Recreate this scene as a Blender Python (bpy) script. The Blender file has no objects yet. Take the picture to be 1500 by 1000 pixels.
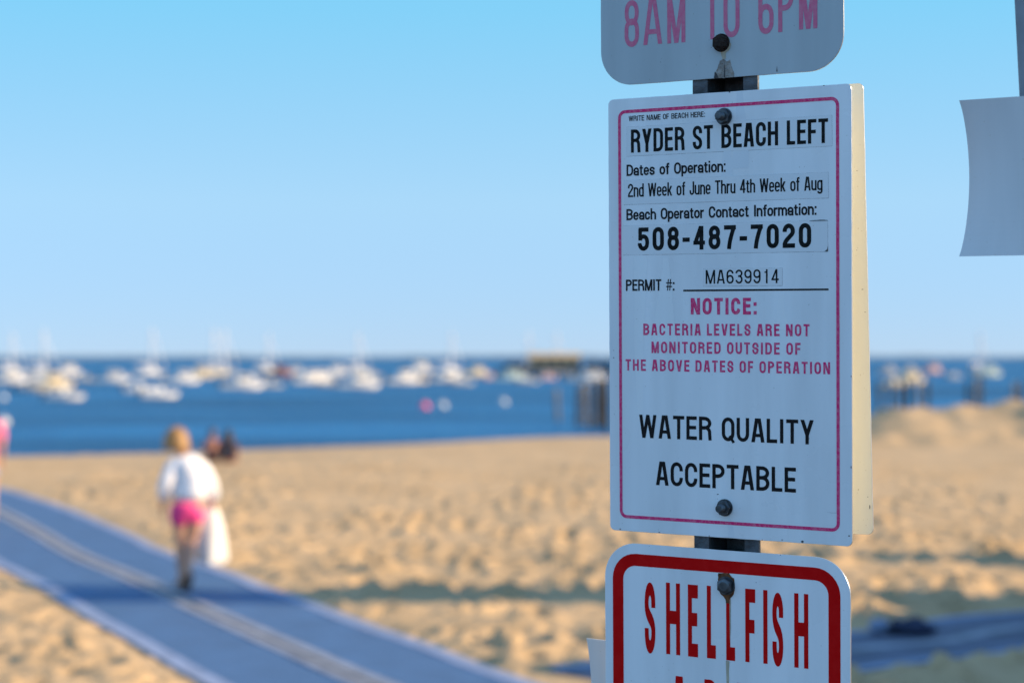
import bpy, bmesh, math, random
import numpy as np
from mathutils import Vector, Matrix, noise
R = math.radians
random.seed(7)
rng = np.random.default_rng(11)
sc = bpy.context.scene
COL = sc.collection

# ------------------------------------------------------------------ camera, sky, sun, exposure
F_PX = 2800.0                      # focal length in photo pixels (photo is 1500 x 1000)
PITCH = math.atan(22 / F_PX)
cam = bpy.data.cameras.new('camera')
cam.lens = F_PX / 1500 * 36
cam.sensor_width = 36
cam.clip_start = 0.05
cam.clip_end = 30000
cam.dof.use_dof = True
cam.dof.focus_distance = 1.95
cam.dof.aperture_fstop = 4.6
cam.dof.aperture_blades = 0
cam_o = bpy.data.objects.new('camera', cam)
COL.objects.link(cam_o)
cam_o.location = (0, 0, 0)
cam_o.rotation_euler = (R(90) + PITCH, 0, 0)
sc.camera = cam_o

SUN_EL, SUN_AZ = 24.0, 95.0        # azimuth clockwise from +Y (the view direction)
world = bpy.data.worlds.new('World')
sc.world = world
world.use_nodes = True
wn, wl = world.node_tree.nodes, world.node_tree.links
bg = wn['Background']
sky = wn.new('ShaderNodeTexSky')
sky.sky_type = 'NISHITA'
sky.sun_disc = False
sky.sun_elevation = R(SUN_EL)
sky.sun_rotation = R(SUN_AZ)
sky.air_density = 0.6
sky.dust_density = 0.0
sky.ozone_density = 8.0
veil = wn.new('ShaderNodeMix')       # thin even high haze over the clear sky
veil.data_type = 'RGBA'
veil.inputs[0].default_value = 0.72
tco = wn.new('ShaderNodeTexCoord')
sep = wn.new('ShaderNodeSeparateXYZ')
wl.new(tco.outputs['Generated'], sep.inputs[0])
vr = wn.new('ShaderNodeValToRGB')    # the haze is milky low down and bluer higher up
el = vr.color_ramp.elements
el[0].position = 0.0; el[0].color = (.228, .292, .405, 1)
el[1].position = 0.6; el[1].color = (.20, .39, .66, 1)
e_ = el.new(0.08); e_.color = (.268, .415, .468, 1)
e_ = el.new(0.18); e_.color = (.155, .437, .550, 1)
e_ = el.new(0.35); e_.color = (.195, .405, .67, 1)
wl.new(sep.outputs['Z'], vr.inputs[0])
vs_ = wn.new('ShaderNodeVectorMath'); vs_.operation = 'SCALE'; vs_.inputs['Scale'].default_value = 1 / .15
wl.new(vr.outputs[0], vs_.inputs[0])
wl.new(vs_.outputs[0], veil.inputs[7])
wl.new(sky.outputs[0], veil.inputs[6])
wl.new(veil.outputs[2], bg.inputs[0])
bg.inputs[1].default_value = 0.15

sun = bpy.data.lights.new('sun', 'SUN')
sun.energy = 5.0
sun.angle = R(0.5)
sun.color = (1.0, 0.74, 0.46)
sun_o = bpy.data.objects.new('sun', sun)
COL.objects.link(sun_o)
sd = Vector((math.sin(R(SUN_AZ)) * math.cos(R(SUN_EL)), math.cos(R(SUN_AZ)) * math.cos(R(SUN_EL)), math.sin(R(SUN_EL))))
sun_o.rotation_euler = sd.to_track_quat('Z', 'Y').to_euler()
sun_o.location = sd * 50

sc.view_settings.view_transform = 'Standard'
sc.view_settings.look = 'None'
sc.view_settings.exposure = 0.72
sc.view_settings.gamma = 1
sc.cycles.use_denoising = True
sc.cycles.max_bounces = 8
sc.cycles.sample_clamp_indirect = 10

GZ = -2.30                          # beach level below the camera
SEA = -3.80                         # water level

# ------------------------------------------------------------------ materials
def mat(name, col, rough=0.6, metal=0.0, spec=0.5, var=0.0, scale=8.0, bump=0.0, bscale=40.0, detail=4.0):
    m = bpy.data.materials.new(name)
    m.use_nodes = True
    n, l = m.node_tree.nodes, m.node_tree.links
    p = n['Principled BSDF']
    p.inputs['Base Color'].default_value = (*col, 1)
    p.inputs['Roughness'].default_value = rough
    p.inputs['Metallic'].default_value = metal
    p.inputs['Specular IOR Level'].default_value = spec
    tc = n.new('ShaderNodeTexCoord')
    if var > 0:
        tx = n.new('ShaderNodeTexNoise')
        tx.inputs['Scale'].default_value = scale
        tx.inputs['Detail'].default_value = detail
        l.new(tc.outputs['Object'], tx.inputs['Vector'])
        r = n.new('ShaderNodeValToRGB')
        r.color_ramp.elements[0].position = 0.3
        r.color_ramp.elements[1].position = 0.7
        r.color_ramp.elements[0].color = (*[c * (1 - var) for c in col], 1)
        r.color_ramp.elements[1].color = (*[min(1, c * (1 + var)) for c in col], 1)
        l.new(tx.outputs['Fac'], r.inputs[0])
        l.new(r.outputs[0], p.inputs['Base Color'])
    if bump > 0:
        t2 = n.new('ShaderNodeTexNoise')
        t2.inputs['Scale'].default_value = bscale
        t2.inputs['Detail'].default_value = 6
        l.new(tc.outputs['Object'], t2.inputs['Vector'])
        b = n.new('ShaderNodeBump')
        b.inputs['Strength'].default_value = bump
        b.inputs['Distance'].default_value = 0.02
        l.new(t2.outputs['Fac'], b.inputs['Height'])
        l.new(b.outputs[0], p.inputs['Normal'])
    return m

def mat_sign(name, col, rough=0.32, streak=0.06, speck=0.5):
    """painted aluminium: faint vertical run marks and painted-in sheen, dirt specks, uneven gloss"""
    m = mat(name, col, rough)
    n, l = m.node_tree.nodes, m.node_tree.links
    p = n['Principled BSDF']
    tc = n.new('ShaderNodeTexCoord')
    mp = n.new('ShaderNodeMapping')
    mp.inputs['Scale'].default_value = (26, 26, 3)
    l.new(tc.outputs['Object'], mp.inputs[0])
    a = n.new('ShaderNodeTexNoise'); a.inputs['Scale'].default_value = 1.0; a.inputs['Detail'].default_value = 5
    l.new(mp.outputs[0], a.inputs['Vector'])
    r = n.new('ShaderNodeValToRGB')
    r.color_ramp.elements[0].position = 0.35; r.color_ramp.elements[1].position = 0.65
    r.color_ramp.elements[0].color = (*[c * (1 - streak) for c in col], 1)  # vertical tone streaks, partly sheen painted into the colour
    r.color_ramp.elements[1].color = (*[min(1, c * (1 + streak * .5)) for c in col], 1)
    l.new(a.outputs['Fac'], r.inputs[0])
    v = n.new('ShaderNodeTexNoise'); v.inputs['Scale'].default_value = 420; v.inputs['Detail'].default_value = 1
    l.new(tc.outputs['Object'], v.inputs['Vector'])
    r2 = n.new('ShaderNodeValToRGB')
    r2.color_ramp.elements[0].position = 0.75; r2.color_ramp.elements[1].position = 0.80
    r2.color_ramp.elements[0].color = (1, 1, 1, 1); r2.color_ramp.elements[1].color = (speck, speck * .95, speck * .85, 1)
    l.new(v.outputs['Fac'], r2.inputs[0])
    mx = n.new('ShaderNodeMix'); mx.data_type = 'RGBA'; mx.blend_type = 'MULTIPLY'; mx.inputs[0].default_value = 1
    l.new(r.outputs[0], mx.inputs[6]); l.new(r2.outputs[0], mx.inputs[7])
    l.new(mx.outputs[2], p.inputs['Base Color'])
    g = n.new('ShaderNodeTexNoise'); g.inputs['Scale'].default_value = 9; g.inputs['Detail'].default_value = 6
    l.new(tc.outputs['Object'], g.inputs['Vector'])
    mr = n.new('ShaderNodeMapRange')
    mr.inputs[1].default_value = .3; mr.inputs[2].default_value = .7
    mr.inputs[3].default_value = rough - .1; mr.inputs[4].default_value = rough + .12
    l.new(g.outputs['Fac'], mr.inputs[0]); l.new(mr.outputs[0], p.inputs['Roughness'])
    w = n.new('ShaderNodeTexNoise'); w.inputs['Scale'].default_value = 7; w.inputs['Detail'].default_value = 2
    l.new(tc.outputs['Object'], w.inputs['Vector'])
    b = n.new('ShaderNodeBump'); b.inputs['Strength'].default_value = .12; b.inputs['Distance'].default_value = .01
    l.new(w.outputs['Fac'], b.inputs['Height']); l.new(b.outputs[0], p.inputs['Normal'])
    return m

def mat_faded(name, col, col2, scale=120):
    """sun-faded print: patchy"""
    m = mat(name, col, .5, spec=.06)
    n, l = m.node_tree.nodes, m.node_tree.links
    tc = n.new('ShaderNodeTexCoord')
    a = n.new('ShaderNodeTexNoise'); a.inputs['Scale'].default_value = scale; a.inputs['Detail'].default_value = 5
    a.inputs['Roughness'].default_value = .7
    l.new(tc.outputs['Object'], a.inputs['Vector'])
    r = n.new('ShaderNodeValToRGB')
    r.color_ramp.elements[0].position = .42; r.color_ramp.elements[1].position = .72
    r.color_ramp.elements[0].color = (*col, 1); r.color_ramp.elements[1].color = (*col2, 1)
    l.new(a.outputs['Fac'], r.inputs[0]); l.new(r.outputs[0], n['Principled BSDF'].inputs['Base Color'])
    return m

M = {}
M['sign_white'] = mat_sign('sign_white', (.86, .90, .94), .30, .09)
M['sign_grey'] = mat_sign('sign_grey_white', (.47, .54, .58), .42, .08, .6)
M['sign_back'] = mat_sign('sign_back_white', (.88, .86, .73), .4, .05, .7)
M['sheet'] = mat_sign('bare_sheet', (.73, .75, .78), .4, .07, .8)
M['edge_metal'] = mat('edge_metal', (.55, .55, .55), .35, .9)
M['tape'] = mat_sign('label_tape', (.80, .84, .88), .25, .03, .8)
M['black_ink'] = mat('black_ink', (.006, .006, .008), .45, spec=.2)
M['dark_ink'] = mat_faded('dark_label_ink', (.008, .010, .011), (.030, .032, .032), 90)
M['pink_ink'] = mat_faded('faded_pink_ink', (.80, .035, .18), (.82, .24, .36), 260)
M['dusty_pink'] = mat_faded('dusty_pink_ink', (.72, .17, .30), (.70, .28, .38), 150)
M['outline_ink'] = mat('outline_ink', (.16, .08, .12), .5)
M['red_ink'] = mat_faded('red_ink', (.62, .003, .004), (.68, .010, .010), 60)
M['bolt'] = mat('zinc_bolt', (.10, .115, .13), .45, .85, var=.4, scale=150)
M['rust_bolt'] = mat('rusted_bolt', (.030, .018, .013), .85, .2, var=.5, scale=200, bump=.5, bscale=300)
M['rust'] = mat('rust', (.16, .06, .02), .9, var=.5, scale=160)
M['rust_pale'] = mat('pale_rust_run', (.45, .40, .30), .6, var=.2, scale=90)
M['post'] = mat('galvanised_post', (.095, .105, .12), .55, .5, var=.45, scale=60, bump=.2, bscale=120)
M['peel'] = mat('peeled_film', (.30, .28, .26), .8, var=.45, scale=110, bump=.5, bscale=160)
M['scuff'] = mat('scuff_mark', (.05, .05, .055), .7)
M['wood_post'] = mat('painted_post', (.25, .28, .32), .6, var=.25, scale=20)

def mat_sand():
    m = bpy.data.materials.new('beach_sand'); m.use_nodes = True
    n, l = m.node_tree.nodes, m.node_tree.links
    p = n['Principled BSDF']; p.inputs['Roughness'].default_value = .95; p.inputs['Specular IOR Level'].default_value = .15
    tc = n.new('ShaderNodeTexCoord')
    a = n.new('ShaderNodeTexNoise'); a.inputs['Scale'].default_value = .55; a.inputs['Detail'].default_value = 9; a.inputs['Roughness'].default_value = .62
    l.new(tc.outputs['Object'], a.inputs['Vector'])
    r = n.new('ShaderNodeValToRGB')
    r.color_ramp.elements[0].position = .3; r.color_ramp.elements[1].position = .7
    r.color_ramp.elements[0].color = (.415, .295, .165, 1); r.color_ramp.elements[1].color = (.53, .38, .222, 1)
    l.new(a.outputs['Fac'], r.inputs[0]); l.new(r.outputs[0], p.inputs['Base Color'])
    t2 = n.new('ShaderNodeTexNoise'); t2.inputs['Scale'].default_value = 14; t2.inputs['Detail'].default_value = 8
    l.new(tc.outputs['Object'], t2.inputs['Vector'])
    b = n.new('ShaderNodeBump'); b.inputs['Strength'].default_value = .5; b.inputs['Distance'].default_value = .05
    l.new(t2.outputs['Fac'], b.inputs['Height']); l.new(b.outputs[0], p.inputs['Normal'])
    return m
M['sand'] = mat_sand()

def mat_water():
    m = bpy.data.materials.new('sea_water'); m.use_nodes = True
    n, l = m.node_tree.nodes, m.node_tree.links
    p = n['Principled BSDF']; p.inputs['Roughness'].default_value = .35
    p.inputs['IOR'].default_value = 1.33
    p.inputs['Specular IOR Level'].default_value = .07
    tc = n.new('ShaderNodeTexCoord')
    mp = n.new('ShaderNodeMapping'); mp.inputs['Scale'].default_value = (.03, .07, .05)
    l.new(tc.outputs['Object'], mp.inputs[0])
    a = n.new('ShaderNodeTexNoise'); a.inputs['Scale'].default_value = 1; a.inputs['Detail'].default_value = 6
    l.new(mp.outputs[0], a.inputs['Vector'])
    r = n.new('ShaderNodeValToRGB')
    r.color_ramp.elements[0].position = .38; r.color_ramp.elements[1].position = .62
    r.color_ramp.elements[0].color = (.003, .062, .165, 1); r.color_ramp.elements[1].color = (.013, .135, .32, 1)
    l.new(a.outputs['Fac'], r.inputs[0]); l.new(r.outputs[0], p.inputs['Base Color'])
    m2 = n.new('ShaderNodeMapping'); m2.inputs['Scale'].default_value = (.5, 1.1, .5)
    l.new(tc.outputs['Object'], m2.inputs[0])
    t2 = n.new('ShaderNodeTexNoise'); t2.inputs['Scale'].default_value = 1; t2.inputs['Detail'].default_value = 5
    l.new(m2.outputs[0], t2.inputs['Vector'])
    b = n.new('ShaderNodeBump'); b.inputs['Strength'].default_value = 1.0; b.inputs['Distance'].default_value = .5
    l.new(t2.outputs['Fac'], b.inputs['Height']); l.new(b.outputs[0], p.inputs['Normal'])
    return m
M['water'] = mat_water()
M['asphalt'] = mat('asphalt', (.05, .05, .052), .9, var=.3, scale=30, bump=.4, bscale=80)
M['far_land'] = mat('far_land', (.19, .25, .29), .95, var=.35, scale=.02)
M['mat_blue'] = mat('mat_blue', (.052, .125, .255), .8, var=.14, scale=3.0, bump=.35, bscale=60)
M['mat_dusty'] = mat('sand_dusted_mat', (.095, .115, .175), .85, var=.35, scale=2.2)
M['mat_edge'] = mat('mat_edge', (.22, .28, .42), .8, var=.25, scale=5)
M['mat_seam'] = mat('mat_seam', (.24, .265, .32), .8, var=.3, scale=4)
M['skin'] = mat('skin', (.55, .30, .20), .55, var=.06, scale=12)
M['skin_tan'] = mat('skin_tan', (.40, .18, .12), .55, var=.06, scale=12)
M['shirt_white'] = mat('white_cotton', (.85, .84, .85), .85, var=.03, scale=10, bump=.3, bscale=18)
M['shorts_pink'] = mat('pink_cotton', (.80, .06, .26), .8, var=.1, scale=14)
M['top_pink'] = mat('pink_jersey', (.78, .20, .33), .8, var=.08, scale=14)
M['hair_blond'] = mat('blond_hair', (.34, .185, .06), .5, var=.6, scale=40)
M['hair_dark'] = mat('dark_hair', (.015, .012, .012), .5, var=.4, scale=40)
M['hair_brown'] = mat('brown_hair', (.07, .04, .03), .5, var=.4, scale=40)
M['dark_cloth'] = mat('dark_cloth', (.015, .02, .04), .85, var=.3, scale=8)
M['navy_cloth'] = mat('navy_cloth', (.02, .03, .07), .85, var=.3, scale=8)
M['towel'] = mat('white_towel', (.80, .78, .75), .95, var=.06, scale=20, bump=.5, bscale=50)
M['sandal'] = mat('brown_sandal', (.26, .15, .10), .8)
M['eye'] = mat('eye', (.02, .02, .02), .3)
M['lip'] = mat('lip', (.40, .14, .12), .5)
M['boat_white'] = mat('white_gelcoat', (.82, .81, .78), .3, var=.03, scale=2)
M['boat_cream'] = mat('cream_gelcoat', (.80, .68, .46), .3, var=.03, scale=2)
M['boat_grey'] = mat('grey_gelcoat', (.42, .45, .48), .4, var=.08, scale=2)
M['boat_rust'] = mat('rust_orange_hull', (.52, .21, .11), .4, var=.15, scale=2)
M['boat_teal'] = mat('pale_teal_gelcoat', (.60, .73, .69), .35, var=.05, scale=2)
M['boat_pink'] = mat('faded_pink_gelcoat', (.68, .44, .40), .35, var=.05, scale=2)
M['boat_dark'] = mat('dark_boot_stripe', (.03, .04, .07), .4)
M['boat_glass'] = mat('boat_glass', (.03, .05, .07), .08)
M['alu'] = mat('mast_aluminium', (.75, .75, .74), .4, .3)
M['canvas'] = mat('canvas_cover', (.20, .28, .42), .85, var=.1)
M['motor'] = mat('outboard_black', (.02, .02, .022), .35)
M['buoy_pink'] = mat('pink_buoy', (.85, .12, .22), .4, var=.05)
M['buoy_white'] = mat('white_buoy', (.55, .60, .62), .4, var=.05)
M['wood'] = mat('weathered_timber', (.055, .052, .050), .9, var=.5, scale=1.5, bump=.4, bscale=8)
M['wood_pale'] = mat('pale_timber', (.20, .185, .165), .9, var=.3, scale=1.5)
M['wood_tan'] = mat('tan_boards', (.50, .36, .20), .85, var=.15, scale=.6)
M['roof_dark'] = mat('dark_shingle', (.06, .06, .065), .9, var=.3, scale=2)
M['pole'] = mat('pole_timber', (.13, .10, .08), .9, var=.3, scale=3)

# ------------------------------------------------------------------ helpers
def link(name, me, m, parent=None, loc=None, smooth=False):
    o = bpy.data.objects.new(name, me)
    COL.objects.link(o)
    ms = m if isinstance(m, (list, tuple)) else [m]
    for x in ms:
        me.materials.append(x)
    if parent:
        o.parent = parent
    if loc is not None:
        o.location = loc
    if smooth:
        me.polygons.foreach_set('use_smooth', [True] * len(me.polygons))
    return o

def from_py(name, v, f, m, parent=None, loc=None, smooth=False):
    me = bpy.data.meshes.new(name)
    me.from_pydata([tuple(x) for x in v], [], [tuple(x) for x in f])
    me.update()
    return link(name, me, m, parent, loc, smooth)

def from_bm(name, bm, m, parent=None, loc=None, smooth=False):
    bmesh.ops.recalc_face_normals(bm, faces=bm.faces)
    me = bpy.data.meshes.new(name)
    bm.to_mesh(me); bm.free()
    return link(name, me, m, parent, loc, smooth)

def tag(o, label=None, cat=None, group=None, kind=None):
    for k, x in (('label', label), ('category', cat), ('group', group), ('kind', kind)):
        if x:
            o[k] = x
    return o

def empty(name, loc=(0, 0, 0), rz=0.0):
    o = bpy.data.objects.new(name, None)
    o.empty_display_size = .1
    COL.objects.link(o)
    o.location = loc
    o.rotation_euler = (0, 0, rz)
    return o

def copy_tree(o, parent=None):
    c = o.copy()
    COL.objects.link(c)
    if parent:
        c.parent = parent
    for ch in list(o.children):
        copy_tree(ch, c)
    return c

def add_box(bm, c, s, rot=None):
    """box of full size s centred at c"""
    mtx = Matrix.Translation(c) @ (rot.to_4x4() if rot else Matrix()) @ Matrix.Diagonal((*s, 1))
    return bmesh.ops.create_cube(bm, size=1, matrix=mtx)['verts']

def add_cyl(bm, p0, p1, r0, r1=None, seg=12):
    p0, p1 = Vector(p0), Vector(p1)
    r1 = r0 if r1 is None else r1
    d = p1 - p0
    q = d.to_track_quat('Z', 'Y').to_matrix().to_4x4()
    bmesh.ops.create_cone(bm, cap_ends=True, segments=seg, radius1=r0, radius2=r1, depth=d.length,
                          matrix=Matrix.Translation((p0 + p1) / 2) @ q)

def add_ball(bm, c, r, s=(1, 1, 1), u=16, v=10):
    bmesh.ops.create_uvsphere(bm, u_segments=u, v_segments=v, radius=r,
                              matrix=Matrix.Translation(c) @ Matrix.Diagonal((*s, 1)))

def ground(px, py, z=GZ):
    """where a photo pixel's ray meets the level z"""
    dx = (px - 750) / F_PX; dz = (500 - py) / F_PX
    X = dx; Y = math.cos(PITCH) - dz * math.sin(PITCH); Z = math.sin(PITCH) + dz * math.cos(PITCH)
    t = z / Z
    return Vector((X * t, Y * t, z))

# ------------------------------------------------------------------ the beach
# path centre lines, in metres on the beach
PATH = [(2.2, 7.5), (1.0, 9.8), (-.05, 11.5), (-1.04, 13.47), (-1.77, 15.05), (-2.69, 17.04), (-3.86, 19.63), (-5.02, 22.05), (-6.2, 24.96), (-7.53, 28.1), (-9.2, 31.6), (-11.3, 35.4)]
SIDE = [(-.25, 12.75), (.5, 13.25), (1.5, 14.05), (2.69, 14.95), (3.5, 15.4), (4.36, 16.2), (6.5, 17.2), (10.0, 18.2)]

def smooth_path(pts, step=.15):
    P = [Vector((a, b)) for a, b in pts]
    out = []
    for i in range(len(P) - 1):
        p0 = P[max(i - 1, 0)]; p1 = P[i]; p2 = P[i + 1]; p3 = P[min(i + 2, len(P) - 1)]
        k = max(2, int((p2 - p1).length / step))
        for j in range(k):
            t = j / k
            out.append(.5 * ((2 * p1) + (p2 - p0) * t + (2 * p0 - 5 * p1 + 4 * p2 - p3) * t * t + (3 * p1 - p0 - 3 * p2 + p3) * t ** 3))
    out.append(P[-1])
    return out
path_c = smooth_path(PATH)
side_c = smooth_path(SIDE)

def axis(parts):
    a = [parts[0][0]]
    for (x0, x1, st) in parts:
        k = max(1, int(round((x1 - x0) / st)))
        a += [x0 + (x1 - x0) * (i + 1) / k for i in range(k)]
    return np.array(a)
XS = axis([(-400, -60, 40), (-60, -20, 2), (-20, -8, .16), (-8, 8, .065), (8, 24, .2), (24, 70, 2), (70, 400, 40)])
YS = axis([(-200, -20, 20), (-20, 11, 1.2), (11, 24, .065), (24, 40, .12), (40, 80, .4), (80, 100, 2)])
GX, GY = np.meshgrid(XS, YS)

# footprints and lumps: a height map built from scattered pits and mounds
HM_X0, HM_Y0, HM_S = -22.0, 9.0, .05
hm = np.zeros((int(58 / HM_S), int(46 / HM_S)))
def stamp(x, y, rx, ry, a, h):
    i = (x - HM_X0) / HM_S; j = (y - HM_Y0) / HM_S
    k = int(max(rx, ry) * 3 / HM_S) + 1
    i0, i1 = max(0, int(i) - k), min(hm.shape[1], int(i) + k)
    j0, j1 = max(0, int(j) - k), min(hm.shape[0], int(j) + k)
    if i1 <= i0 or j1 <= j0:
        return
    xx = (np.arange(i0, i1) - i) * HM_S; yy = (np.arange(j0, j1)[:, None] - j) * HM_S
    u = (xx * math.cos(a) + yy * math.sin(a)) / rx; v = (-xx * math.sin(a) + yy * math.cos(a)) / ry
    d = u * u + v * v
    hm[j0:j1, i0:i1] += h * (np.exp(-d) - .55 * np.exp(-(np.sqrt(d) - 1.5) ** 2 * 4))
for _ in range(9000):
    y = 10 + 50 * rng.random() ** 1.4
    x = (rng.random() - .5) * (2 * (.30 * y + 4))
    s = rng.uniform(.07, .14)
    stamp(x, y, s, s * rng.uniform(.5, .8), rng.uniform(0, 6.3), -rng.uniform(.012, .042) * min(1, 26 / y))
for _ in range(2300):
    y = 10 + 30 * rng.random() ** 1.2
    x = (rng.random() - .5) * (2 * (.30 * y + 4))
    s = rng.uniform(.09, .15)
    stamp(x, y, s, s * rng.uniform(.6, .9), rng.uniform(0, 6.3), -rng.uniform(.09, .20) * min(1, 23 / y))
for _ in range(5200):
    y = 10 + 34 * rng.random() ** 1.3
    x = (rng.random() - .5) * (2 * (.30 * y + 4))
    s = rng.uniform(.06, .12)
    stamp(x, y, s, s * rng.uniform(1.0, 2.2), rng.uniform(-.5, .5), rng.uniform(.005, .028) * min(1, 22 / y))
for _ in range(500):
    s = rng.uniform(.25, .7)
    stamp(rng.uniform(9, 24), rng.uniform(47, 54.5), s, s * .7, rng.uniform(0, 6.3), rng.uniform(.01, .05))
for _ in range(1500):
    y = 10 + 50 * rng.random() ** 1.3
    x = (rng.random() - .5) * (2 * (.30 * y + 4))
    s = rng.uniform(.25, .6)
    stamp(x, y, s, s * .6, rng.uniform(0, 6.3), rng.uniform(.003, .018))

def crest(x):
    return 42.9 + (x + 11.5) * .824 + 1.2 * np.sin(x * .35) * .5
def dist_to(line, X, Y, reach=2.4):
    d = np.full(X.shape, 99.0)
    pts = np.array([[p.x, p.y] for p in line])
    lo, hi = pts.min(0) - reach, pts.max(0) + reach
    box = (X > lo[0]) & (X < hi[0]) & (Y > lo[1]) & (Y < hi[1])
    bx, by = X[box], Y[box]
    m = np.full(bx.shape, 99.0)
    for a, b in pts[::2]:
        m = np.minimum(m, np.hypot(bx - a, by - b))
    d[box] = m
    return d
d1, d2 = dist_to(path_c, GX, GY), dist_to(side_c, GX, GY)
fi = (GX - HM_X0) / HM_S; fj = (GY - HM_Y0) / HM_S
ok = (fi > 0) & (fj > 0) & (fi < hm.shape[1] - 2) & (fj < hm.shape[0] - 2)
ii = np.clip(fi.astype(int), 0, hm.shape[1] - 2); jj = np.clip(fj.astype(int), 0, hm.shape[0] - 2)
a, b = fi - ii, fj - jj
bil = hm[jj, ii] * (1 - a) * (1 - b) + hm[jj, ii + 1] * a * (1 - b) + hm[jj + 1, ii] * (1 - a) * b + hm[jj + 1, ii + 1] * a * b
Z = np.where(ok, bil, 0.0)
flat = np.clip((np.minimum(d1 - 1.05, d2 - .72)) / .35, 0, 1)
Z = Z * flat + .035 * np.clip(flat * 1.0, 0, 1)
Z = np.where(GY < 11.5, Z * np.clip((GY - 10.2) / 1.3, 0, 1), Z)
# broad undulation, the mound on the right, and the slope into the water
Z += np.where(GY > 12, .05 * np.sin(GX * .55 + GY * .21) * np.sin(GY * .31 - GX * .17) * flat * np.clip((d1 - 1) / 3, 0, 1) * np.clip((d2 - .7) / 2, 0, 1) * np.clip((GY - 12) / 4, 0, 1), 0)
mx_ = 1 / (1 + np.exp(-(GX - 9.6) * 2.0))
Z += .96 * mx_ * np.exp(-((GY - 53) / 3.6) ** 2) + .10 * np.sin(GX * 1.1 + 1) * np.sin(GX * .37) * mx_ * np.exp(-((GY - 52) / 3.0) ** 2)
sl = np.clip(GY - crest(GX), 0, 60)
Z -= .17 * sl
Z = np.where((GY < 9.6), -.02, Z)
V = np.stack([GX, GY, GZ + np.maximum(Z, -3.2)], -1).reshape(-1, 3)
ny, nx = GX.shape
idx = np.arange(ny * nx).reshape(ny, nx)
Fq = np.stack([idx[:-1, :-1], idx[:-1, 1:], idx[1:, 1:], idx[1:, :-1]], -1).reshape(-1, 4)
me = bpy.data.meshes.new('beach_sand')
me.vertices.add(len(V)); me.vertices.foreach_set('co', V.ravel())
me.loops.add(Fq.size); me.loops.foreach_set('vertex_index', Fq.ravel())
me.polygons.add(len(Fq)); me.polygons.foreach_set('loop_start', np.arange(0, Fq.size, 4)); me.polygons.foreach_set('loop_total', np.full(len(Fq), 4))
me.update(calc_edges=True); me.validate()
tag(link('beach_sand', me, M['sand'], smooth=True), kind='structure')

# water to the horizon, far shore, tarmac under the signs
tag(from_py('sea_water', [(-9000, 40, SEA), (9000, 40, SEA), (9000, 12000, SEA), (-9000, 12000, SEA)], [(0, 1, 2, 3)], M['water']), kind='structure')
v, f = [], []
k = 0
random.seed(3)
N = 260
for i in range(N + 1):
    x = -2600 + 5200 * i / N
    h = 7.5 + 3.5 * noise.noise((x * .004, 1, 0)) + 2.5 * noise.noise((x * .02, 4, 0))
    y = 4300 + 150 * noise.noise((x * .002, 8, 0))
    v += [(x, y, SEA - 1), (x, y + 12, SEA + h * .45), (x, y + 60, SEA + h), (x, y + 260, SEA + h * .8), (x, y + 320, SEA - 1)]
for i in range(N):
    for j in range(4):
        p = i * 5 + j
        f.append((p, p + 5, p + 6, p + 1))
tag(from_py('far_shore', v, f, M['far_land'], smooth=True), kind='structure')
tag(from_py('asphalt_road', [(-60, -40, GZ + .004), (60, -40, GZ + .004), (60, 9.3, GZ + .004), (-60, 9.3, GZ + .004)], [(0, 1, 2, 3)], M['asphalt']), kind='structure')

# ------------------------------------------------------------------ beach mats
def ribbon(line, off0, off1, z, name, m, parent, thick=.012, wob=0.0, k0=0, k1=None, zw=.006):
    """a strip between two offsets of a centre line, with thickness"""
    v, f = [], []
    L = line[k0:k1]
    for i, p in enumerate(L):
        t = (L[min(i + 1, len(L) - 1)] - L[max(i - 1, 0)]).normalized()
        nrm = Vector((t.y, -t.x))
        w = wob * noise.noise((i * .11, off0 * 3, 2))
        a = p + nrm * (off0 + w); c = p + nrm * (off1 + w * .6)
        za = z + zw * noise.noise((i * .25, 1, off0)); zc = z + zw * noise.noise((i * .25, 5, off1))
        v += [(a.x, a.y, za), (c.x, c.y, zc), (c.x, c.y, zc - thick), (a.x, a.y, za - thick)]
    for i in range(len(L) - 1):
        b = i * 4
        for j in range(4):
            f.append((b + j, b + (j + 1) % 4, b + 4 + (j + 1) % 4, b + 4 + j))
    f.append((0, 1, 2, 3)); f.append(tuple(len(v) - 4 + j for j in (3, 2, 1, 0)))
    return from_py(name, v, f, m, parent)

mt = tag(empty('beach_mat', (0, 0, 0)), 'long blue fabric beach mat path curving away past the walking woman', 'beach mat')
zm = GZ + .020
ribbon(path_c, -.95, -.07, zm, 'mat_panel', M['mat_blue'], mt)
ribbon(path_c, .07, .95, zm, 'mat_panel', M['mat_blue'], mt)
ribbon(path_c, -.14, -.03, zm + .009, 'seam_strip', M['mat_seam'], mt, wob=.01)
ribbon(path_c, .03, .14, zm + .009, 'seam_strip', M['mat_seam'], mt, wob=.01)
ribbon(path_c, -1.05, -.90, zm + .007, 'edge_strip', M['mat_edge'], mt, wob=.05)
ribbon(path_c, .90, 1.05, zm + .007, 'edge_strip', M['mat_edge'], mt, wob=.05)
mt2 = tag(empty('beach_mat', (0, 0, 0)), 'shaded blue beach mat branching off to the right behind the signs', 'beach mat')
k0 = 8
ribbon(side_c, -.66, .66, zm - .004, 'mat_panel', M['mat_dusty'], mt2, k0=k0)
ribbon(side_c, -.06, .10, zm + .006, 'seam_strip', M['mat_seam'], mt2, k0=k0, wob=.02)
ribbon(side_c, -.74, -.62, zm + .006, 'edge_strip', M['mat_edge'], mt2, k0=k0, wob=.05)
ribbon(side_c, .62, .74, zm + .006, 'edge_strip', M['mat_edge'], mt2, k0=k0, wob=.05)

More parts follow.
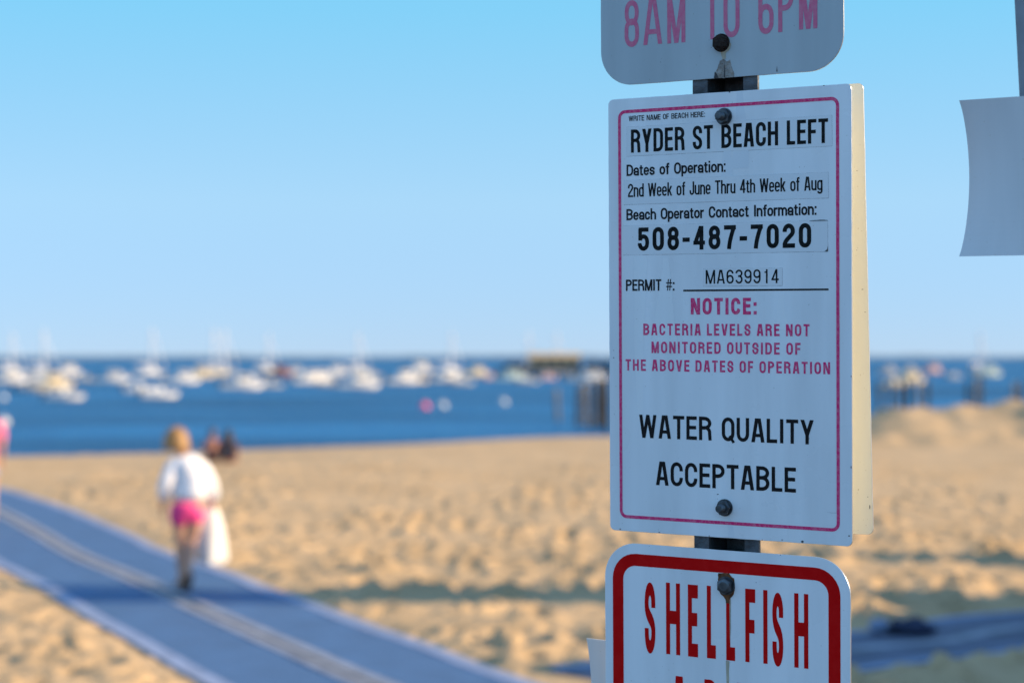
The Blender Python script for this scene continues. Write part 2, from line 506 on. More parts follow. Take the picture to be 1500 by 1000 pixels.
# a dark bundle on the edge of the shaded mat
g = ground(1334, 931)
bm = bmesh.new()
add_ball(bm, (0, 0, .05), .2, (1.05, .7, .34), 28, 16)
for w in bm.verts:
    w.co += Vector((noise.noise(w.co * 9), noise.noise(w.co * 9 + Vector((5, 0, 0))), noise.noise(w.co * 9 + Vector((0, 7, 0))))) * .05
    w.co.z = max(w.co.z, .0)
bd = tag(empty('cloth_bundle', (g.x, g.y, zm)), 'dark crumpled bundle lying on the far edge of the shaded mat', 'bundle')
from_bm('dark_cloth', bm, M['navy_cloth'], bd, smooth=True)
bm = bmesh.new()
add_ball(bm, (-.25, .03, .06), .085, (1.1, .8, .7), 16, 10)
for w in bm.verts:
    w.co += Vector((0, 0, noise.noise(w.co * 20))) * .02
from_bm('blue_cloth', bm, M['mat_edge'], bd, smooth=True)

# ------------------------------------------------------------------ off to the right: unseen towers and shed added to throw the long shadows
def tower(x, y, w, h, label):
    """unseen shadow caster: board-clad box on four stilts with a flat cap"""
    t = tag(empty('shadow_tower', (x, y, GZ)), label, 'tower')
    bm = bmesh.new(); add_box(bm, (0, 0, h / 2 + .1), (w, w, h - .2))
    from_bm('wall', bm, M['wood_pale'], t)
    bm = bmesh.new(); add_box(bm, (0, 0, h + .042), (w + .14, w + .14, .08))
    from_bm('roof', bm, M['roof_dark'], t)
    for sx in (-1, 1):
        for sy in (-1, 1):
            bm = bmesh.new(); add_box(bm, (sx * (w / 2 - .06), sy * (w / 2 - .06), .08), (.1, .1, .24)); from_bm('leg', bm, M['wood'], t)
tower(7.0, 17.36, .92, 4.78, 'unseen tall narrow board-clad tower added right of the view to cast a shadow band')
tower(7.4, 21.15, .95, 2.55, 'unseen low board-clad tower added beyond the tall one to cast the farther shadow band')
sh = tag(empty('shade_shed', (9.0, 14.25, GZ)), 'unseen grey gabled shed added right of the view to shade the side mat', 'shed')  # unseen, shaped for the shade it casts on the side mat
bm = bmesh.new()
prof = [(-2.4, 0), (2.4, 0), (2.4, 1.5), (-.8, 2.95), (-2.4, 1.7)]
a_ = [bm.verts.new((-2, q[0], q[1])) for q in prof]; b_ = [bm.verts.new((2, q[0], q[1])) for q in prof]
bm.faces.new(a_[::-1]); bm.faces.new(b_)
for i in range(5):
    bm.faces.new((a_[i], a_[(i + 1) % 5], b_[(i + 1) % 5], b_[i]))
from_bm('wall', bm, M['wood_pale'], sh)
bm = bmesh.new()
for (p, q) in (((2.6, 1.42), (-.8, 2.99)), ((-2.6, 1.54), (-.8, 2.99))):
    n_ = Vector((0, -(q[1] - p[1]), q[0] - p[0])).normalized() * .05
    if n_.z < 0:
        n_ = -n_
    vs = []
    for x in (-2.2, 2.2):
        for (yy, zz) in (p, q):
            vs += [bm.verts.new((x, yy, zz)), bm.verts.new((x, yy + n_.y, zz + n_.z))]
    bmesh.ops.convex_hull(bm, input=vs)
from_bm('roof', bm, M['roof_dark'], sh)
dr = from_bm('door', (lambda b: (add_box(b, (-2.03, -.4, .95), (.05, .85, 1.9)), b)[1])(bmesh.new()), M['wood_tan'], sh)
from_bm('handle', (lambda b: (add_box(b, (-2.09, -.1, .95), (.05, .03, .12)), b)[1])(bmesh.new()), M['bolt'], dr)

# ------------------------------------------------------------------ lettering: a condensed grotesque drawn with a broad pen
def sarc(cx, cy, rx, ry, a0, a1, n=14, e=2.12):
    out = []
    for i in range(n + 1):
        t = R(a0 + (a1 - a0) * i / n)
        c, s = math.cos(t), math.sin(t)
        out.append((cx + rx * math.copysign(abs(c) ** (2 / e), c), cy + ry * math.copysign(abs(s) ** (2 / e), s)))
    return out
def bez(p0, p1, p2, p3, n=12):
    return [tuple((1 - t) ** 3 * a + 3 * (1 - t) ** 2 * t * b + 3 * (1 - t) * t * t * c + t ** 3 * d for a, b, c, d in zip(p0, p1, p2, p3)) for t in [i / n for i in range(n + 1)]]

class Pen:
    def __init__(s, t):
        s.t = t; s.polys = []; s.quads = []
    def rect(s, x0, y0, x1, y1):
        s.polys.append([(x0, y0), (x1, y0), (x1, y1), (x0, y1)])
    def para(s, x0, y0, x1, y1, tw=None):
        """slanted bar, cut level at both ends; x are centres"""
        tw = (tw or s.t) / 2
        s.polys.append([(x0 - tw, y0), (x0 + tw, y0), (x1 + tw, y1), (x1 - tw, y1)])
    def line(s, pts, closed=False, t0=None):
        t = (t0 or s.t) / 2
        q = [pts[0]]
        for p in pts[1:]:
            if math.hypot(p[0] - q[-1][0], p[1] - q[-1][1]) > 1e-4:
                q.append(p)
        if closed and math.hypot(q[0][0] - q[-1][0], q[0][1] - q[-1][1]) < 1e-4:
            q.pop()
        n = len(q); L, Rr = [], []
        for i in range(n):
            a = q[i - 1] if (i > 0 or closed) else None
            b = q[(i + 1) % n] if (i < n - 1 or closed) else None
            p = q[i]
            def nr(u, v):
                d = math.hypot(v[0] - u[0], v[1] - u[1]); return (-(v[1] - u[1]) / d, (v[0] - u[0]) / d)
            if a and b:
                n0, n1 = nr(a, p), nr(p, b)
                m = (n0[0] + n1[0], n0[1] + n1[1]); d = m[0] ** 2 + m[1] ** 2
                m = (m[0] * 2 / d, m[1] * 2 / d) if d > .5 else n1
            else:
                m = nr(p, b) if b else nr(a, p)
            L.append((p[0] + m[0] * t, p[1] + m[1] * t)); Rr.append((p[0] - m[0] * t, p[1] - m[1] * t))
        k = n if closed else n - 1
        s.quads.append([[Rr[i], Rr[(i + 1) % n], L[(i + 1) % n], L[i]] for i in range(k)])

def glyph(ch, W, t, H=1.0, XH=.73):
    """polygons of one character in a box W wide and H (cap height) tall, pen width t"""
    p = Pen(t); h = t / 2; l, r, b, T = h, W - h, h, H - h; cx = W / 2; rx = (r - l) / 2
    ry = min(rx * 1.3, (T - b) / 2)
    def dbowl(y0, y1, rr=None, x0=None):
        yb, yt = y0 + h, y1 - h; q = min(rx * 1.25, (yt - yb) / 2); rr = r if rr is None else rr
        qx = min(rr - l, rx * 1.25); x0 = t * .9 if x0 is None else x0
        p.line([(x0, yt), (rr - qx, yt)] + sarc(rr - qx, yt - q, qx, q, 90, 0) + sarc(rr - qx, yb + q, qx, q, 0, -90) + [(x0, yb)])
    def ring(x0, x1, y0, y1):
        c = (x0 + x1) / 2; ax = (x1 - x0) / 2; ay = min(ax * 1.22, (y1 - y0) / 2)
        p.line(sarc(c, y1 - ay, ax, ay, 0, 180) + sarc(c, y0 + ay, ax, ay, 180, 360), closed=True)
    def spath(b, T, ry):
        m = (b + T) / 2; e = (T - b) * .07; k = (T - ry - m) + e
        return ([(r, T - ry - e)] + sarc(cx, T - ry, rx, ry, 0, 180) +
                bez((l, T - ry), (l, m - k * .1), (r, m + k * .1), (r, b + ry), 18) + sarc(cx, b + ry, rx, ry, 0, -180) + [(l, b + ry + e)])
    x = XH; tx = x - h
    if ch == 'A':
        tw = t * 1.06; a = tw * .42
        p.para(tw / 2, 0, cx - a + tw * .1, H, tw); p.para(W - tw / 2, 0, cx + a - tw * .1, H, tw)
        p.rect(tw * .9 + (cx - tw) * .25, H * .22, W - tw * .9 - (cx - tw) * .25, H * .22 + t * .9)
    elif ch == 'B':
        p.rect(0, 0, t, H); dbowl(H * .53 - h, H, r - t * .08); dbowl(0, H * .53 + h)
    elif ch == 'C':
        p.line([(r, H * .63)] + [(r, T - ry)] + sarc(cx, T - ry, rx, ry, 0, 180) + sarc(cx, b + ry, rx, ry, 180, 360) + [(r, H * .36)])
    elif ch == 'D':
        p.rect(0, 0, t, H); dbowl(0, H)
    elif ch == 'E':
        p.rect(0, 0, t, H); p.rect(t * .9, T - h, W, H); p.rect(t * .9, 0, W, t); p.rect(t * .9, H * .52 - h, W * .93, H * .52 + h)
    elif ch == 'F':
        p.rect(0, 0, t, H); p.rect(t * .9, T - h, W, H); p.rect(t * .9, H * .49 - h, W * .92, H * .49 + h)
    elif ch == 'H':
        p.rect(0, 0, t, H); p.rect(W - t, 0, W, H); p.rect(t * .9, H * .52 - h, W - t * .9, H * .52 + h)
    elif ch == 'I':
        p.rect(cx - h, 0, cx + h, H)
    elif ch == 'J':
        p.line([(r, H), (r, b + ry)] + sarc(cx, b + ry, rx, ry, 0, -180) + [(l, H * .34)])
    elif ch == 'L':
        p.rect(0, 0, t, H); p.rect(t * .9, 0, W, t)
    elif ch == 'M':
        p.rect(0, 0, t, H); p.rect(W - t, 0, W, H)
        p.para(cx, 0, t * .62, H, t * 1.05); p.para(cx, 0, W - t * .62, H, t * 1.05)
    elif ch == 'N':
        p.rect(0, 0, t, H); p.rect(W - t, 0, W, H); p.para(W - t * .6, 0, t * .6, H, t * 1.15)
    elif ch in 'O0':
        ring(l, r, b, T)
    elif ch == 'P':
        p.rect(0, 0, t, H); dbowl(H * .43, H)
    elif ch == 'Q':
        ring(l, r, b, T); p.polys.append([(cx + t * .1, t * 1.25), (cx + t * .75, t * 1.7), (W + t * .15, -t * .15), (W - t * .55, -t * .6)])
    elif ch == 'R':
        p.rect(0, 0, t, H); dbowl(H * .45, H, r - t * .06)
        p.line([(r - rx * .8, H * .45 + h)] + bez((r - rx * .7, H * .45 + h), (r - t * .15, H * .46), (r - t * .1, H * .40), (r - t * .08, H * .28), 8) + [(r + t * .05, 0)])
    elif ch == 'S':
        p.line(spath(b, T, ry))
    elif ch == 'T':
        p.rect(cx - h, 0, cx + h, T); p.rect(0, T - h, W, H)
    elif ch == 'U':
        p.line([(l, H), (l, b + ry)] + sarc(cx, b + ry, rx, ry, 180, 360) + [(r, H)])
    elif ch == 'V':
        p.para(cx - t * .1, 0, h, H, t * 1.05); p.para(cx + t * .1, 0, r, H, t * 1.05)
    elif ch == 'W':
        q = W * .27; tw = t * 1.02
        p.para(q, 0, tw / 2, H, tw); p.para(q, 0, cx, H, tw); p.para(W - q, 0, cx, H, tw); p.para(W - q, 0, W - tw / 2, H, tw)
    elif ch == 'Y':
        p.para(cx, H * .38, t * .55, H, t * 1.1); p.para(cx, H * .38, W - t * .55, H, t * 1.1); p.rect(cx - h, 0, cx + h, H * .42)
    elif ch == '1':
        p.rect(cx, 0, cx + t, H); p.rect(cx - t * .9, H * .74, cx + t * .1, H * .74 + t * .8)
    elif ch == '2':
        p.line([(l, H * .66), (l, T - ry)] + sarc(cx, T - ry, rx, ry, 180, 0) + bez((r, T - ry), (r, H * .52), (l + t * .15, H * .36), (l, t * .8), 12))
        p.rect(0, 0, W, t)
    elif ch == '3':
        q = min(ry, (H * .5) / 2)
        p.line(sarc(cx, T - q, rx, q, 168, 0) + sarc(cx, H * .53 + q, rx, q, 0, -90) + [(cx - rx * .3, H * .53)])
        p.line([(cx - rx * .3, H * .53)] + sarc(cx, H * .53 - q, rx, q, 90, 0) + sarc(cx, b + q, rx, q, 0, -168))
    elif ch == '4':
        xs = W * .70
        p.rect(xs - h, 0, xs + h, H); p.rect(0, H * .21, W, H * .21 + t * .9); p.para(t * .55, H * .21 + t * .5, xs - t * .1, H, t * 1.05)
    elif ch == '5':
        p.rect(t * .25, T - h, W * .95, H); p.rect(t * .15, H * .44, t * 1.1, H * .95)
        yt = H * .61; q = min(ry, (yt - b) / 2)
        p.line([(l + t * .1, H * .47)] + bez((l + t * .2, H * .50), (cx - rx * .6, yt), (cx - rx * .3, yt), (cx + rx * .1, yt), 6) + sarc(cx, yt - q, rx, q, 80, 0) + sarc(cx, b + q, rx, q, 0, -180) + [(l, H * .29)])
    elif ch == '6':
        ring(l, r, b, H * .56)
        p.line(sarc(cx, T - ry, rx, ry, 14, 180) + [(l, H * .25)])
    elif ch == '9':
        ring(l, r, H * .44, T)
        p.line(sarc(cx, b + ry, rx, ry, 194, 360) + [(r, H * .75)])
    elif ch == '7':
        p.rect(0, T - h, W, H); p.line(bez((r - t * .05, T), (r - t * .4, H * .68), (cx - t * .1, H * .4), (cx - t * .25, 0), 10))
    elif ch == '8':
        ring(l + t * .08, r - t * .08, H * .52, T); ring(l, r, b, H * .55)
    elif ch == '-':
        p.rect(0, H * .34, W, H * .34 + t)
    elif ch == ':':
        p.rect(cx - h, 0, cx + h, t * 1.05); p.rect(cx - h, x - t * 1.05, cx + h, x)
    elif ch == '#':
        u = t * .62
        p.para(W * .26, 0, W * .40, H, u); p.para(W * .62, 0, W * .76, H, u); p.rect(0, H * .30, W, H * .30 + u); p.rect(0, H * .62, W, H * .62 + u)
    # lower case
    elif ch == 'a':
        ra = min(rx * 1.1, (tx - b) / 2)
        p.line([(l + t * .05, x * .66), (l + t * .05, tx - ra * .9)] + sarc(cx, tx - ra * .9, rx, ra * .9, 180, 0) + [(r, 0)])
        q = x * .58; ay = (q - h - b) / 2
        p.line([(r, q - h), (cx + rx * .2, q - h)] + sarc(cx - rx * .05, b + ay, rx * .95, ay, 90, 270) + sarc(cx, b + ay * 1.1, rx, ay * 1.1, 270, 330))
    elif ch == 'c':
        ra = min(rx * 1.2, (tx - b) / 2)
        p.line([(r, x * .64), (r, tx - ra)] + sarc(cx, tx - ra, rx, ra, 0, 180) + sarc(cx, b + ra, rx, ra, 180, 360) + [(r, x * .37)])
    elif ch == 'd':
        p.rect(W - t, 0, W, H); ring(l, r, b, tx)
    elif ch == 'p':
        p.rect(0, -H * .25, t, x); ring(l, r, b, tx)
    elif ch == 'g':
        ring(l, r, b, tx)
        yb = -H * .25 + h; ra = min(rx * 1.0, .2)
        p.line([(r, x), (r, yb + ra)] + sarc(cx, yb + ra, rx, ra, 0, -170))
    elif ch == 'e':
        ra = min(rx * 1.2, (tx - b) / 2); m = x * .50
        p.line([(l, m), (r, m), (r, tx - ra)] + sarc(cx, tx - ra, rx, ra, 0, 180) + sarc(cx, b + ra, rx, ra, 180, 338), t0=t * .95)
    elif ch == 'f':
        xl = W * .48
        p.line([(xl, 0), (xl, T - t * .9)] + bez((xl, T - t * .9), (xl, T), (xl + t * .3, T), (xl + t * .6, T), 6) + [(W, T)])
        p.rect(0, x - t * .85, W * .95, x)
    elif ch == 't':
        xl = W * .45
        p.line([(xl, H * .90), (xl, b + t * .8)] + bez((xl, b + t * .8), (xl, b), (xl + t * .2, b), (xl + t * .6, b), 6) + [(W, b)])
        p.rect(0, x - t * .85, W * .95, x)
    elif ch in 'hn':
        p.rect(0, 0, t, H if ch == 'h' else x); ra = rx * 1.1
        p.line(sarc(cx, tx - ra, rx, ra, 170, 0) + [(r, 0)])
    elif ch == 'u':
        p.rect(W - t, 0, W, x); ra = rx * 1.1
        p.line([(l, x), (l, b + ra)] + sarc(cx, b + ra, rx, ra, 180, 350))
    elif ch == 'm':
        p.rect(0, 0, t, x); rq = (cx - l) / 2; ra = rq * 1.3
        p.line(sarc(l + rq, tx - ra, rq, ra, 170, 0) + [(cx, 0)]); p.line(sarc(cx + rq, tx - ra, rq, ra, 170, 0) + [(r, 0)])
    elif ch == 'r':
        p.rect(0, 0, t, x); p.line(bez((l, x * .6), (l, tx - .02), (W * .6, tx), (W, tx), 8))
    elif ch == 'i':
        p.rect(cx - h, 0, cx + h, x); p.rect(cx - h, H - t * .95, cx + h, H)
    elif ch == 'k':
        p.rect(0, 0, t, H); p.para(t * .9, x * .38, W - t * .6, x, t * 1.15); p.para(W - t * .55, 0, t * 1.2, x * .6, t * 1.1)
    elif ch == 'o':
        ring(l, r, b, tx)
    elif ch == 's':
        p.line(spath(b, tx, min(rx * .95, (tx - b) * .27)))
    return p

ADV = dict(A=.47, B=.46, C=.45, D=.46, E=.39, F=.37, H=.46, I=.16, J=.36, L=.37, M=.56, N=.47, O=.46, P=.44, Q=.46, R=.46, S=.44, T=.42, U=.45, V=.46, W=.66, Y=.46,
           a=.38, c=.37, d=.39, e=.38, f=.25, g=.39, h=.385, i=.15, k=.38, m=.59, n=.385, o=.39, p=.39, r=.25, s=.36, t=.26, u=.385)
ADV.update({c: .42 for c in '0123456789'})
ADV.update({'-': .26, ':': .15, '#': .44, ' ': .30})

def lettering(txt, parent, x0, z0, width, H, stroke, material, off, gap=.06, tx=None, name='lettering', boxes=None, ranges=None, skip=0.0):
    """one line of text, fitted to a width; stroke is a fraction of the cap height, tx the upright strokes' width as a fraction of it"""
    ty = stroke * H; txm = (tx if tx is not None else stroke) * H
    ws = [ADV[c] * H for c in txt]
    gaps = [gap * H if (a != ' ' and b != ' ') else gap * H * .5 for a, b in zip(txt, txt[1:])]
    k = width / (sum(ws) + sum(gaps)) if boxes is None else 1
    v, f = [], []
    xc = x0; layer = 0
    for i, c in enumerate(txt):
        w = ws[i] * k
        gx = xc
        if boxes is not None:
            if c == ' ':
                continue
            bi = len([q for q in txt[:i] if q != ' ']); gx, x1 = boxes[bi]; w = x1 - gx
        if c != ' ':
            q = ty / txm
            pen = glyph(c, w * q / H, ty / H, 1.0)
            strips = [[[pt for pt in pl]] for pl in pen.polys] + pen.quads
            for st in strips:
                y = -off - .000012 * (layer % 6); layer += 1
                for pl in st:
                    b0 = len(v)
                    v += [(gx + a * H / q, y, z0 + bb * H) for a, bb in pl]
                    f.append(list(range(b0, b0 + len(pl))))
        if i < len(gaps):
            xc += w + gaps[i] * k
    # faces look to the front (-y)
    bm = bmesh.new()
    vs = [bm.verts.new(q) for q in v]
    for q in f:
        try:
            fa = bm.faces.new([vs[i] for i in q])
        except ValueError:
            continue
        fa.normal_update()
        if fa.normal.y > 0:
            fa.normal_flip()
    me = bpy.data.meshes.new(name); bm.to_mesh(me); bm.free()
    return link(name, me, material, parent)

# ------------------------------------------------------------------ sign post and signs
RS = Matrix(((0.8462570560984575, 0.5327417358325223, -0.005936152434302289), (-0.5326347237079035, 0.8457265448508162, -0.03235525359667997), (-0.012216632276426508, 0.03054266256977802, 0.9994588033825962)))
TS = Vector((0.21950392931562443, 1.9607496854808417, 0.0419626721485619))
mm = .001
def plane_empty(name, cx, cz, off=0.0, tilt=0.0):
    """an Empty in the plane of the sign faces (x across, z up, front towards -y); off is how far behind"""
    o = empty(name)
    o.matrix_world = Matrix.Translation(TS + RS @ Vector((cx * mm, off, cz * mm))) @ (RS @ Matrix.Rotation(tilt, 3, 'Y')).to_4x4()
    return o

def rrect(x0, z0, x1, z1, r, n=8):
    out = []
    for (cx, cz, a0) in ((x1 - r, z1 - r, 0), (x0 + r, z1 - r, 90), (x0 + r, z0 + r, 180), (x1 - r, z0 + r, 270)):
        for i in range(n + 1):
            a = R(a0 + 90 * i / n); out.append((cx + r * math.cos(a), cz + r * math.sin(a)))
    return out

def plate(name, outline, th, face_m, edge_m, parent, back_m=None, bend=None, chips=0, seed=1):
    """a sheet of metal: front at y=0, back at y=th"""
    rr = random.Random(seed)
    bm = bmesh.new()
    pts = []
    n = len(outline)
    for i, (x, z) in enumerate(outline):
        pts.append((x, z))
        nx_, nz_ = outline[(i + 1) % n]
        d = math.hypot(nx_ - x, nz_ - z)
        k = int(d / .012)
        for j in range(1, k):
            t = j / k
            jx = rr.uniform(-1, 1) * .00012 * chips
            pts.append((x + (nx_ - x) * t + jx, z + (nz_ - z) * t + rr.uniform(-1, 1) * .00012 * chips))
    fr = [bm.verts.new((x, 0, z)) for x, z in pts]
    bk = [bm.verts.new((x, th, z)) for x, z in pts]
    f0 = bm.faces.new(fr); f1 = bm.faces.new(bk[::-1])
    f0.material_index = 0; f1.material_index = 2
    for i in range(len(pts)):
        q = bm.faces.new((fr[i], bk[i], bk[(i + 1) % len(pts)], fr[(i + 1) % len(pts)])); q.material_index = 1
    bmesh.ops.recalc_face_normals(bm, faces=bm.faces)
    if bend:
        ge = [e for e in bm.edges if e.calc_length() > .02]
        xs = [p_[0] for p_ in pts]; zs = [p_[1] for p_ in pts]
        for ax, lo, hi in (((1, 0, 0), min(xs), max(xs)), ((0, 0, 1), min(zs), max(zs))):
            for k in range(1, 14):
                c = lo + (hi - lo) * k / 14
                bmesh.ops.bisect_plane(bm, geom=bm.verts[:] + bm.edges[:] + bm.faces[:], plane_co=tuple(c * q for q in ax), plane_no=ax)
        for w in bm.verts:
            w.co.y += bend(w.co.x, w.co.z)
    me = bpy.data.meshes.new(name); bm.to_mesh(me); bm.free()
    o = link(name, me, [face_m, edge_m, back_m or face_m], parent)
    md = o.modifiers.new('edge', 'BEVEL'); md.width = .0004; md.segments = 2; md.limit_method = 'ANGLE'; md.angle_limit = R(50)
    return o

def frame_band(name, x0, z0, x1, z1, r, w, off, m, parent):
    a = rrect(x0, z0, x1, z1, r); b = rrect(x0 + w, z0 + w, x1 - w, z1 - w, max(r - w, .0008))
    n = len(a)
    v = [(x, -off, z) for x, z in a] + [(x, -off, z) for x, z in b]
    f = [((i + 1) % n, i, n + i, n + (i + 1) % n) for i in range(n)]
    o = from_py(name, v, f, m, parent)
    return o

def patch(name, pts, off, m, parent):
    bm = bmesh.new(); fa = bm.faces.new([bm.verts.new((x * mm, -off, z * mm)) for x, z in pts]); fa.normal_update()
    if fa.normal.y > 0:
        fa.normal_flip()
    bmesh.ops.triangulate(bm, faces=bm.faces)
    me = bpy.data.meshes.new(name); bm.to_mesh(me); bm.free()
    return link(name, me, m, parent)

def ragged(pts, seed, amp=.6, sub=4):
    rr_ = random.Random(seed); out = []
    for i, p in enumerate(pts):
        q = pts[(i + 1) % len(pts)]
        for k in range(sub):
            t = k / sub
            out.append((p[0] + (q[0] - p[0]) * t + rr_.uniform(-amp, amp), p[1] + (q[1] - p[1]) * t + rr_.uniform(-amp, amp)))
    return out
def bolt(parent, x, z, m, r=.0085, stud=True, rot=.2):
    """hex nut on a washer, with the threaded end standing proud"""
    x *= mm; z *= mm
    bm = bmesh.new()
    add_cyl(bm, (x, -.0016, z), (x, -.0001, z), r * 1.12, seg=28)
    v0 = len(bm.verts)
    ring = []
    for y, q in ((-.0016, 1), (-.0062, 1), (-.0072, .9)):
        ring.append([bm.verts.new((x + r * q * math.cos(rot + i * math.pi / 3), y, z + r * q * math.sin(rot + i * math.pi / 3))) for i in range(6)])
    for a, b in zip(ring, ring[1:]):
        for i in range(6):
            bm.faces.new((a[i], a[(i + 1) % 6], b[(i + 1) % 6], b[i]))
    bm.faces.new(ring[-1])
    o = from_bm('bolt', bm, m, parent)
    if stud:
        bm = bmesh.new()
        for i in range(6):
            y = -.0073 - i * .0011
            add_cyl(bm, (x, y - .0006, z), (x, y, z), r * .56, r * .50, 20); add_cyl(bm, (x, y - .0011, z), (x, y - .0006, z), r * .50, r * .56, 20)
        add_cyl(bm, (x, -.0150, z), (x, -.0139, z), r * .42, r * .54, 20)
        from_bm('stud', bm, m, o)
    else:
        bm = bmesh.new(); add_cyl(bm, (x, -.0082, z), (x, -.0073, z), r * .55, r * .8, 24)
        from_bm('stud', bm, m, o)
    return o

# the post: a rolled hat-section channel, open to the front
post = plane_empty('sign_post', -1.5, 0, .0026)
tag(post, 'grey galvanised steel channel post carrying the stack of signs', 'post')
def hat(z0, z1):
    bm = bmesh.new()
    t = .004
    prof = [(-.0370, 0), (-.0200, 0), (-.0170, .036), (.0160, .036), (.0205, 0), (.0365, 0), (.0365, t), (.0238, t), (.0192, .036 + t), (-.0202, .036 + t), (-.0233, t), (-.0370, t)]
    a = [bm.verts.new((x, y, z0)) for x, y in prof]; b = [bm.verts.new((x, y, z1)) for x, y in prof]
    n = len(prof)
    for i in range(n):
        bm.faces.new((a[i], a[(i + 1) % n], b[(i + 1) % n], b[i]))
    bm.faces.new(a); bm.faces.new(b[::-1])
    return bm
pz = hat(-2.46, .78)
from_bm('channel', pz, M['post'], post)

# ---- the middle sign
s2 = plane_empty('beach_sign', 0, 0)
tag(s2, 'white beach permit sign with pink border, black and pink lettering, middle of the post', 'sign')
plate('sign_panel', rrect(-.1372, -.2286, .1372, .2286, .006), .002, M['sign_white'], M['edge_metal'], s2, M['sign_back'], chips=1, seed=4)
frame_band('border', -.1253, -.2148, .1243, .2165, .0085, .0034, .0002, M['pink_ink'], s2)
def strip(x0, z0, x1, z1, seed):
    rr = random.Random(seed)
    p = [(x0 + rr.uniform(-.4, .4), z0), (x1 + rr.uniform(-.4, .4), z0 + rr.uniform(-.3, .3)), (x1, z1 + rr.uniform(-.3, .3)), (x0, z1)]
    bm = bmesh.new()
    a = [bm.verts.new((x * mm, -.00018, z * mm)) for x, z in p]; b = [bm.verts.new((x * mm, 0.0001, z * mm)) for x, z in p]
    bm.faces.new(a)
    for i in range(4):
        bm.faces.new((a[i], a[(i + 1) % 4], b[(i + 1) % 4], b[i]))
    o = from_bm('label_strip', bm, M['tape'], s2)
    # grime caught along the rim of the tape
    e = bmesh.new()
    for i, w in ((0, .32), (1, .26), (2, .14), (3, .16)):
        q0, q1 = Vector(p[i]), Vector(p[(i + 1) % 4]); d = (q1 - q0).normalized(); nn = Vector((d.y, -d.x)) * w
        k = 30
        for j in range(k):
            u0 = q0.lerp(q1, j / k); u1 = q0.lerp(q1, (j + 1) / k)
            wj = nn * rr.uniform(.3, 1.0); 
            e.faces.new([e.verts.new((c.x * mm, -.00004, c.y * mm)) for c in (u0, u1, u1 + wj, u0 + wj)])
    for fa in e.faces:
        fa.normal_update()
        if fa.normal.y > 0:
            fa.normal_flip()
    from_bm_keep('rim_dirt', e, M['rimdirt'], o)
    return o
def from_bm_keep(name, bm, m, parent):
    me = bpy.data.meshes.new(name); bm.to_mesh(me); bm.free()
    return link(name, me, m, parent)
M['rimdirt'] = mat('tape_rim_dirt', (.22, .24, .26), .7, var=.4, scale=200)
M['streak'] = mat_sign('painted_sheen', (.80, .85, .905), .42, .05)  # sheen on the panel, painted as faint tapered tone patches
M['glare_mark'] = mat_sign('painted_glare', (.89, .925, .955), .5, .05)  # paler glare smudges put into the panel's colour
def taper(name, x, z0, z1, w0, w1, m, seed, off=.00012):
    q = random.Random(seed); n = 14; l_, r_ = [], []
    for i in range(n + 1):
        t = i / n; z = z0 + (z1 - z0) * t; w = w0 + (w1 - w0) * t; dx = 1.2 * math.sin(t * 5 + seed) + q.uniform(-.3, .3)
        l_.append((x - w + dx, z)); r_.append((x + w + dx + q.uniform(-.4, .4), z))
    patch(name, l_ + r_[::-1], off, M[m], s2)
taper('painted_sheen', 3.0, 196, 118, 1.5, 9.0, 'streak', 2)
taper('painted_sheen', 17, 228, 150, 3.0, 10.0, 'streak', 5, .00010)
taper('painted_sheen', -70, 60, -30, 3.0, 15.0, 'glare_mark', 7)
taper('painted_sheen', -100, 62, -110, 8.0, 3.0, 'glare_mark', 8, .00010)
taper('painted_sheen', 62, 22, -14, 2.0, 7.0, 'glare_mark', 9)
taper('painted_sheen', 4, -204, -228, 1.0, 4.0, 'streak', 4)
st1 = strip(-115.1, 167.8, 116.6, 198.7, 1)
st2 = strip(-118.6, 117.0, 112.6, 142.5, 2)
st3 = strip(-120.1, 63.8, 112.0, 94.8, 3)
st4 = strip(-25.8, 30.3, 63.1, 48.3, 4)
OFF, OFT = .00022, .00032
def L(txt, par, x0, x1, z, H, stroke, m, off=OFF, **k):
    return lettering(txt, par, x0 * mm, z * mm, (x1 - x0) * mm, H * mm, stroke, m, off, **k)
L('WRITE NAME OF BEACH HERE:', s2, -112.3, -22.9, 204.4, 5.6, .155, M['black_ink'], gap=.06)
L('RYDER ST BEACH LEFT', st1, -109.8, 112.6, 171.3, 24.3, .146, M['dark_ink'], OFT, gap=.085)
L('Dates of Operation:', s2, -115.3, .5, 147.0, 11.9, .165, M['black_ink'], gap=.03)
L('2nd Week of June Thru 4th Week of Aug', st2, -113.6, 106.6, 124.7, 13.9, .128, M['dark_ink'], OFT, gap=.04)
L('Beach Operator Contact Information:', s2, -115.7, 100.3, 100.4, 11.8, .165, M['black_ink'], gap=.03)
L('508-487-7020', st3, -102.1, 94.4, 68.0, 24.4, .185, M['dark_ink'], OFT, gap=.13)
L('MA639914', st4, -22.8, 59.1, 32.7, 14.2, .125, M['dark_ink'], OFT, gap=.10)
L('PERMIT #:', s2, -116.6, -58.8, 26.0, 11.9, .16, M['black_ink'], gap=.045)
patch('rule_line', [(-48.8, 25.0), (112.8, 25.2), (112.8, 27.0), (-48.8, 26.8)], OFF, M['black_ink'], s2)
L('NOTICE:', s2, -40.2, 34.5, 1.1, 17.0, .20, M['pink_ink'], gap=.13)
L('BACTERIA LEVELS ARE NOT', s2, -96.0, 92.3, -20.6, 12.1, .175, M['pink_ink'], gap=.16)
L('MONITORED OUTSIDE OF', s2, -86.4, 82.6, -39.3, 12.0, .175, M['pink_ink'], gap=.16)
L('THE ABOVE DATES OF OPERATION', s2, -117.5, 114.2, -58.2, 12.0, .175, M['pink_ink'], gap=.16)
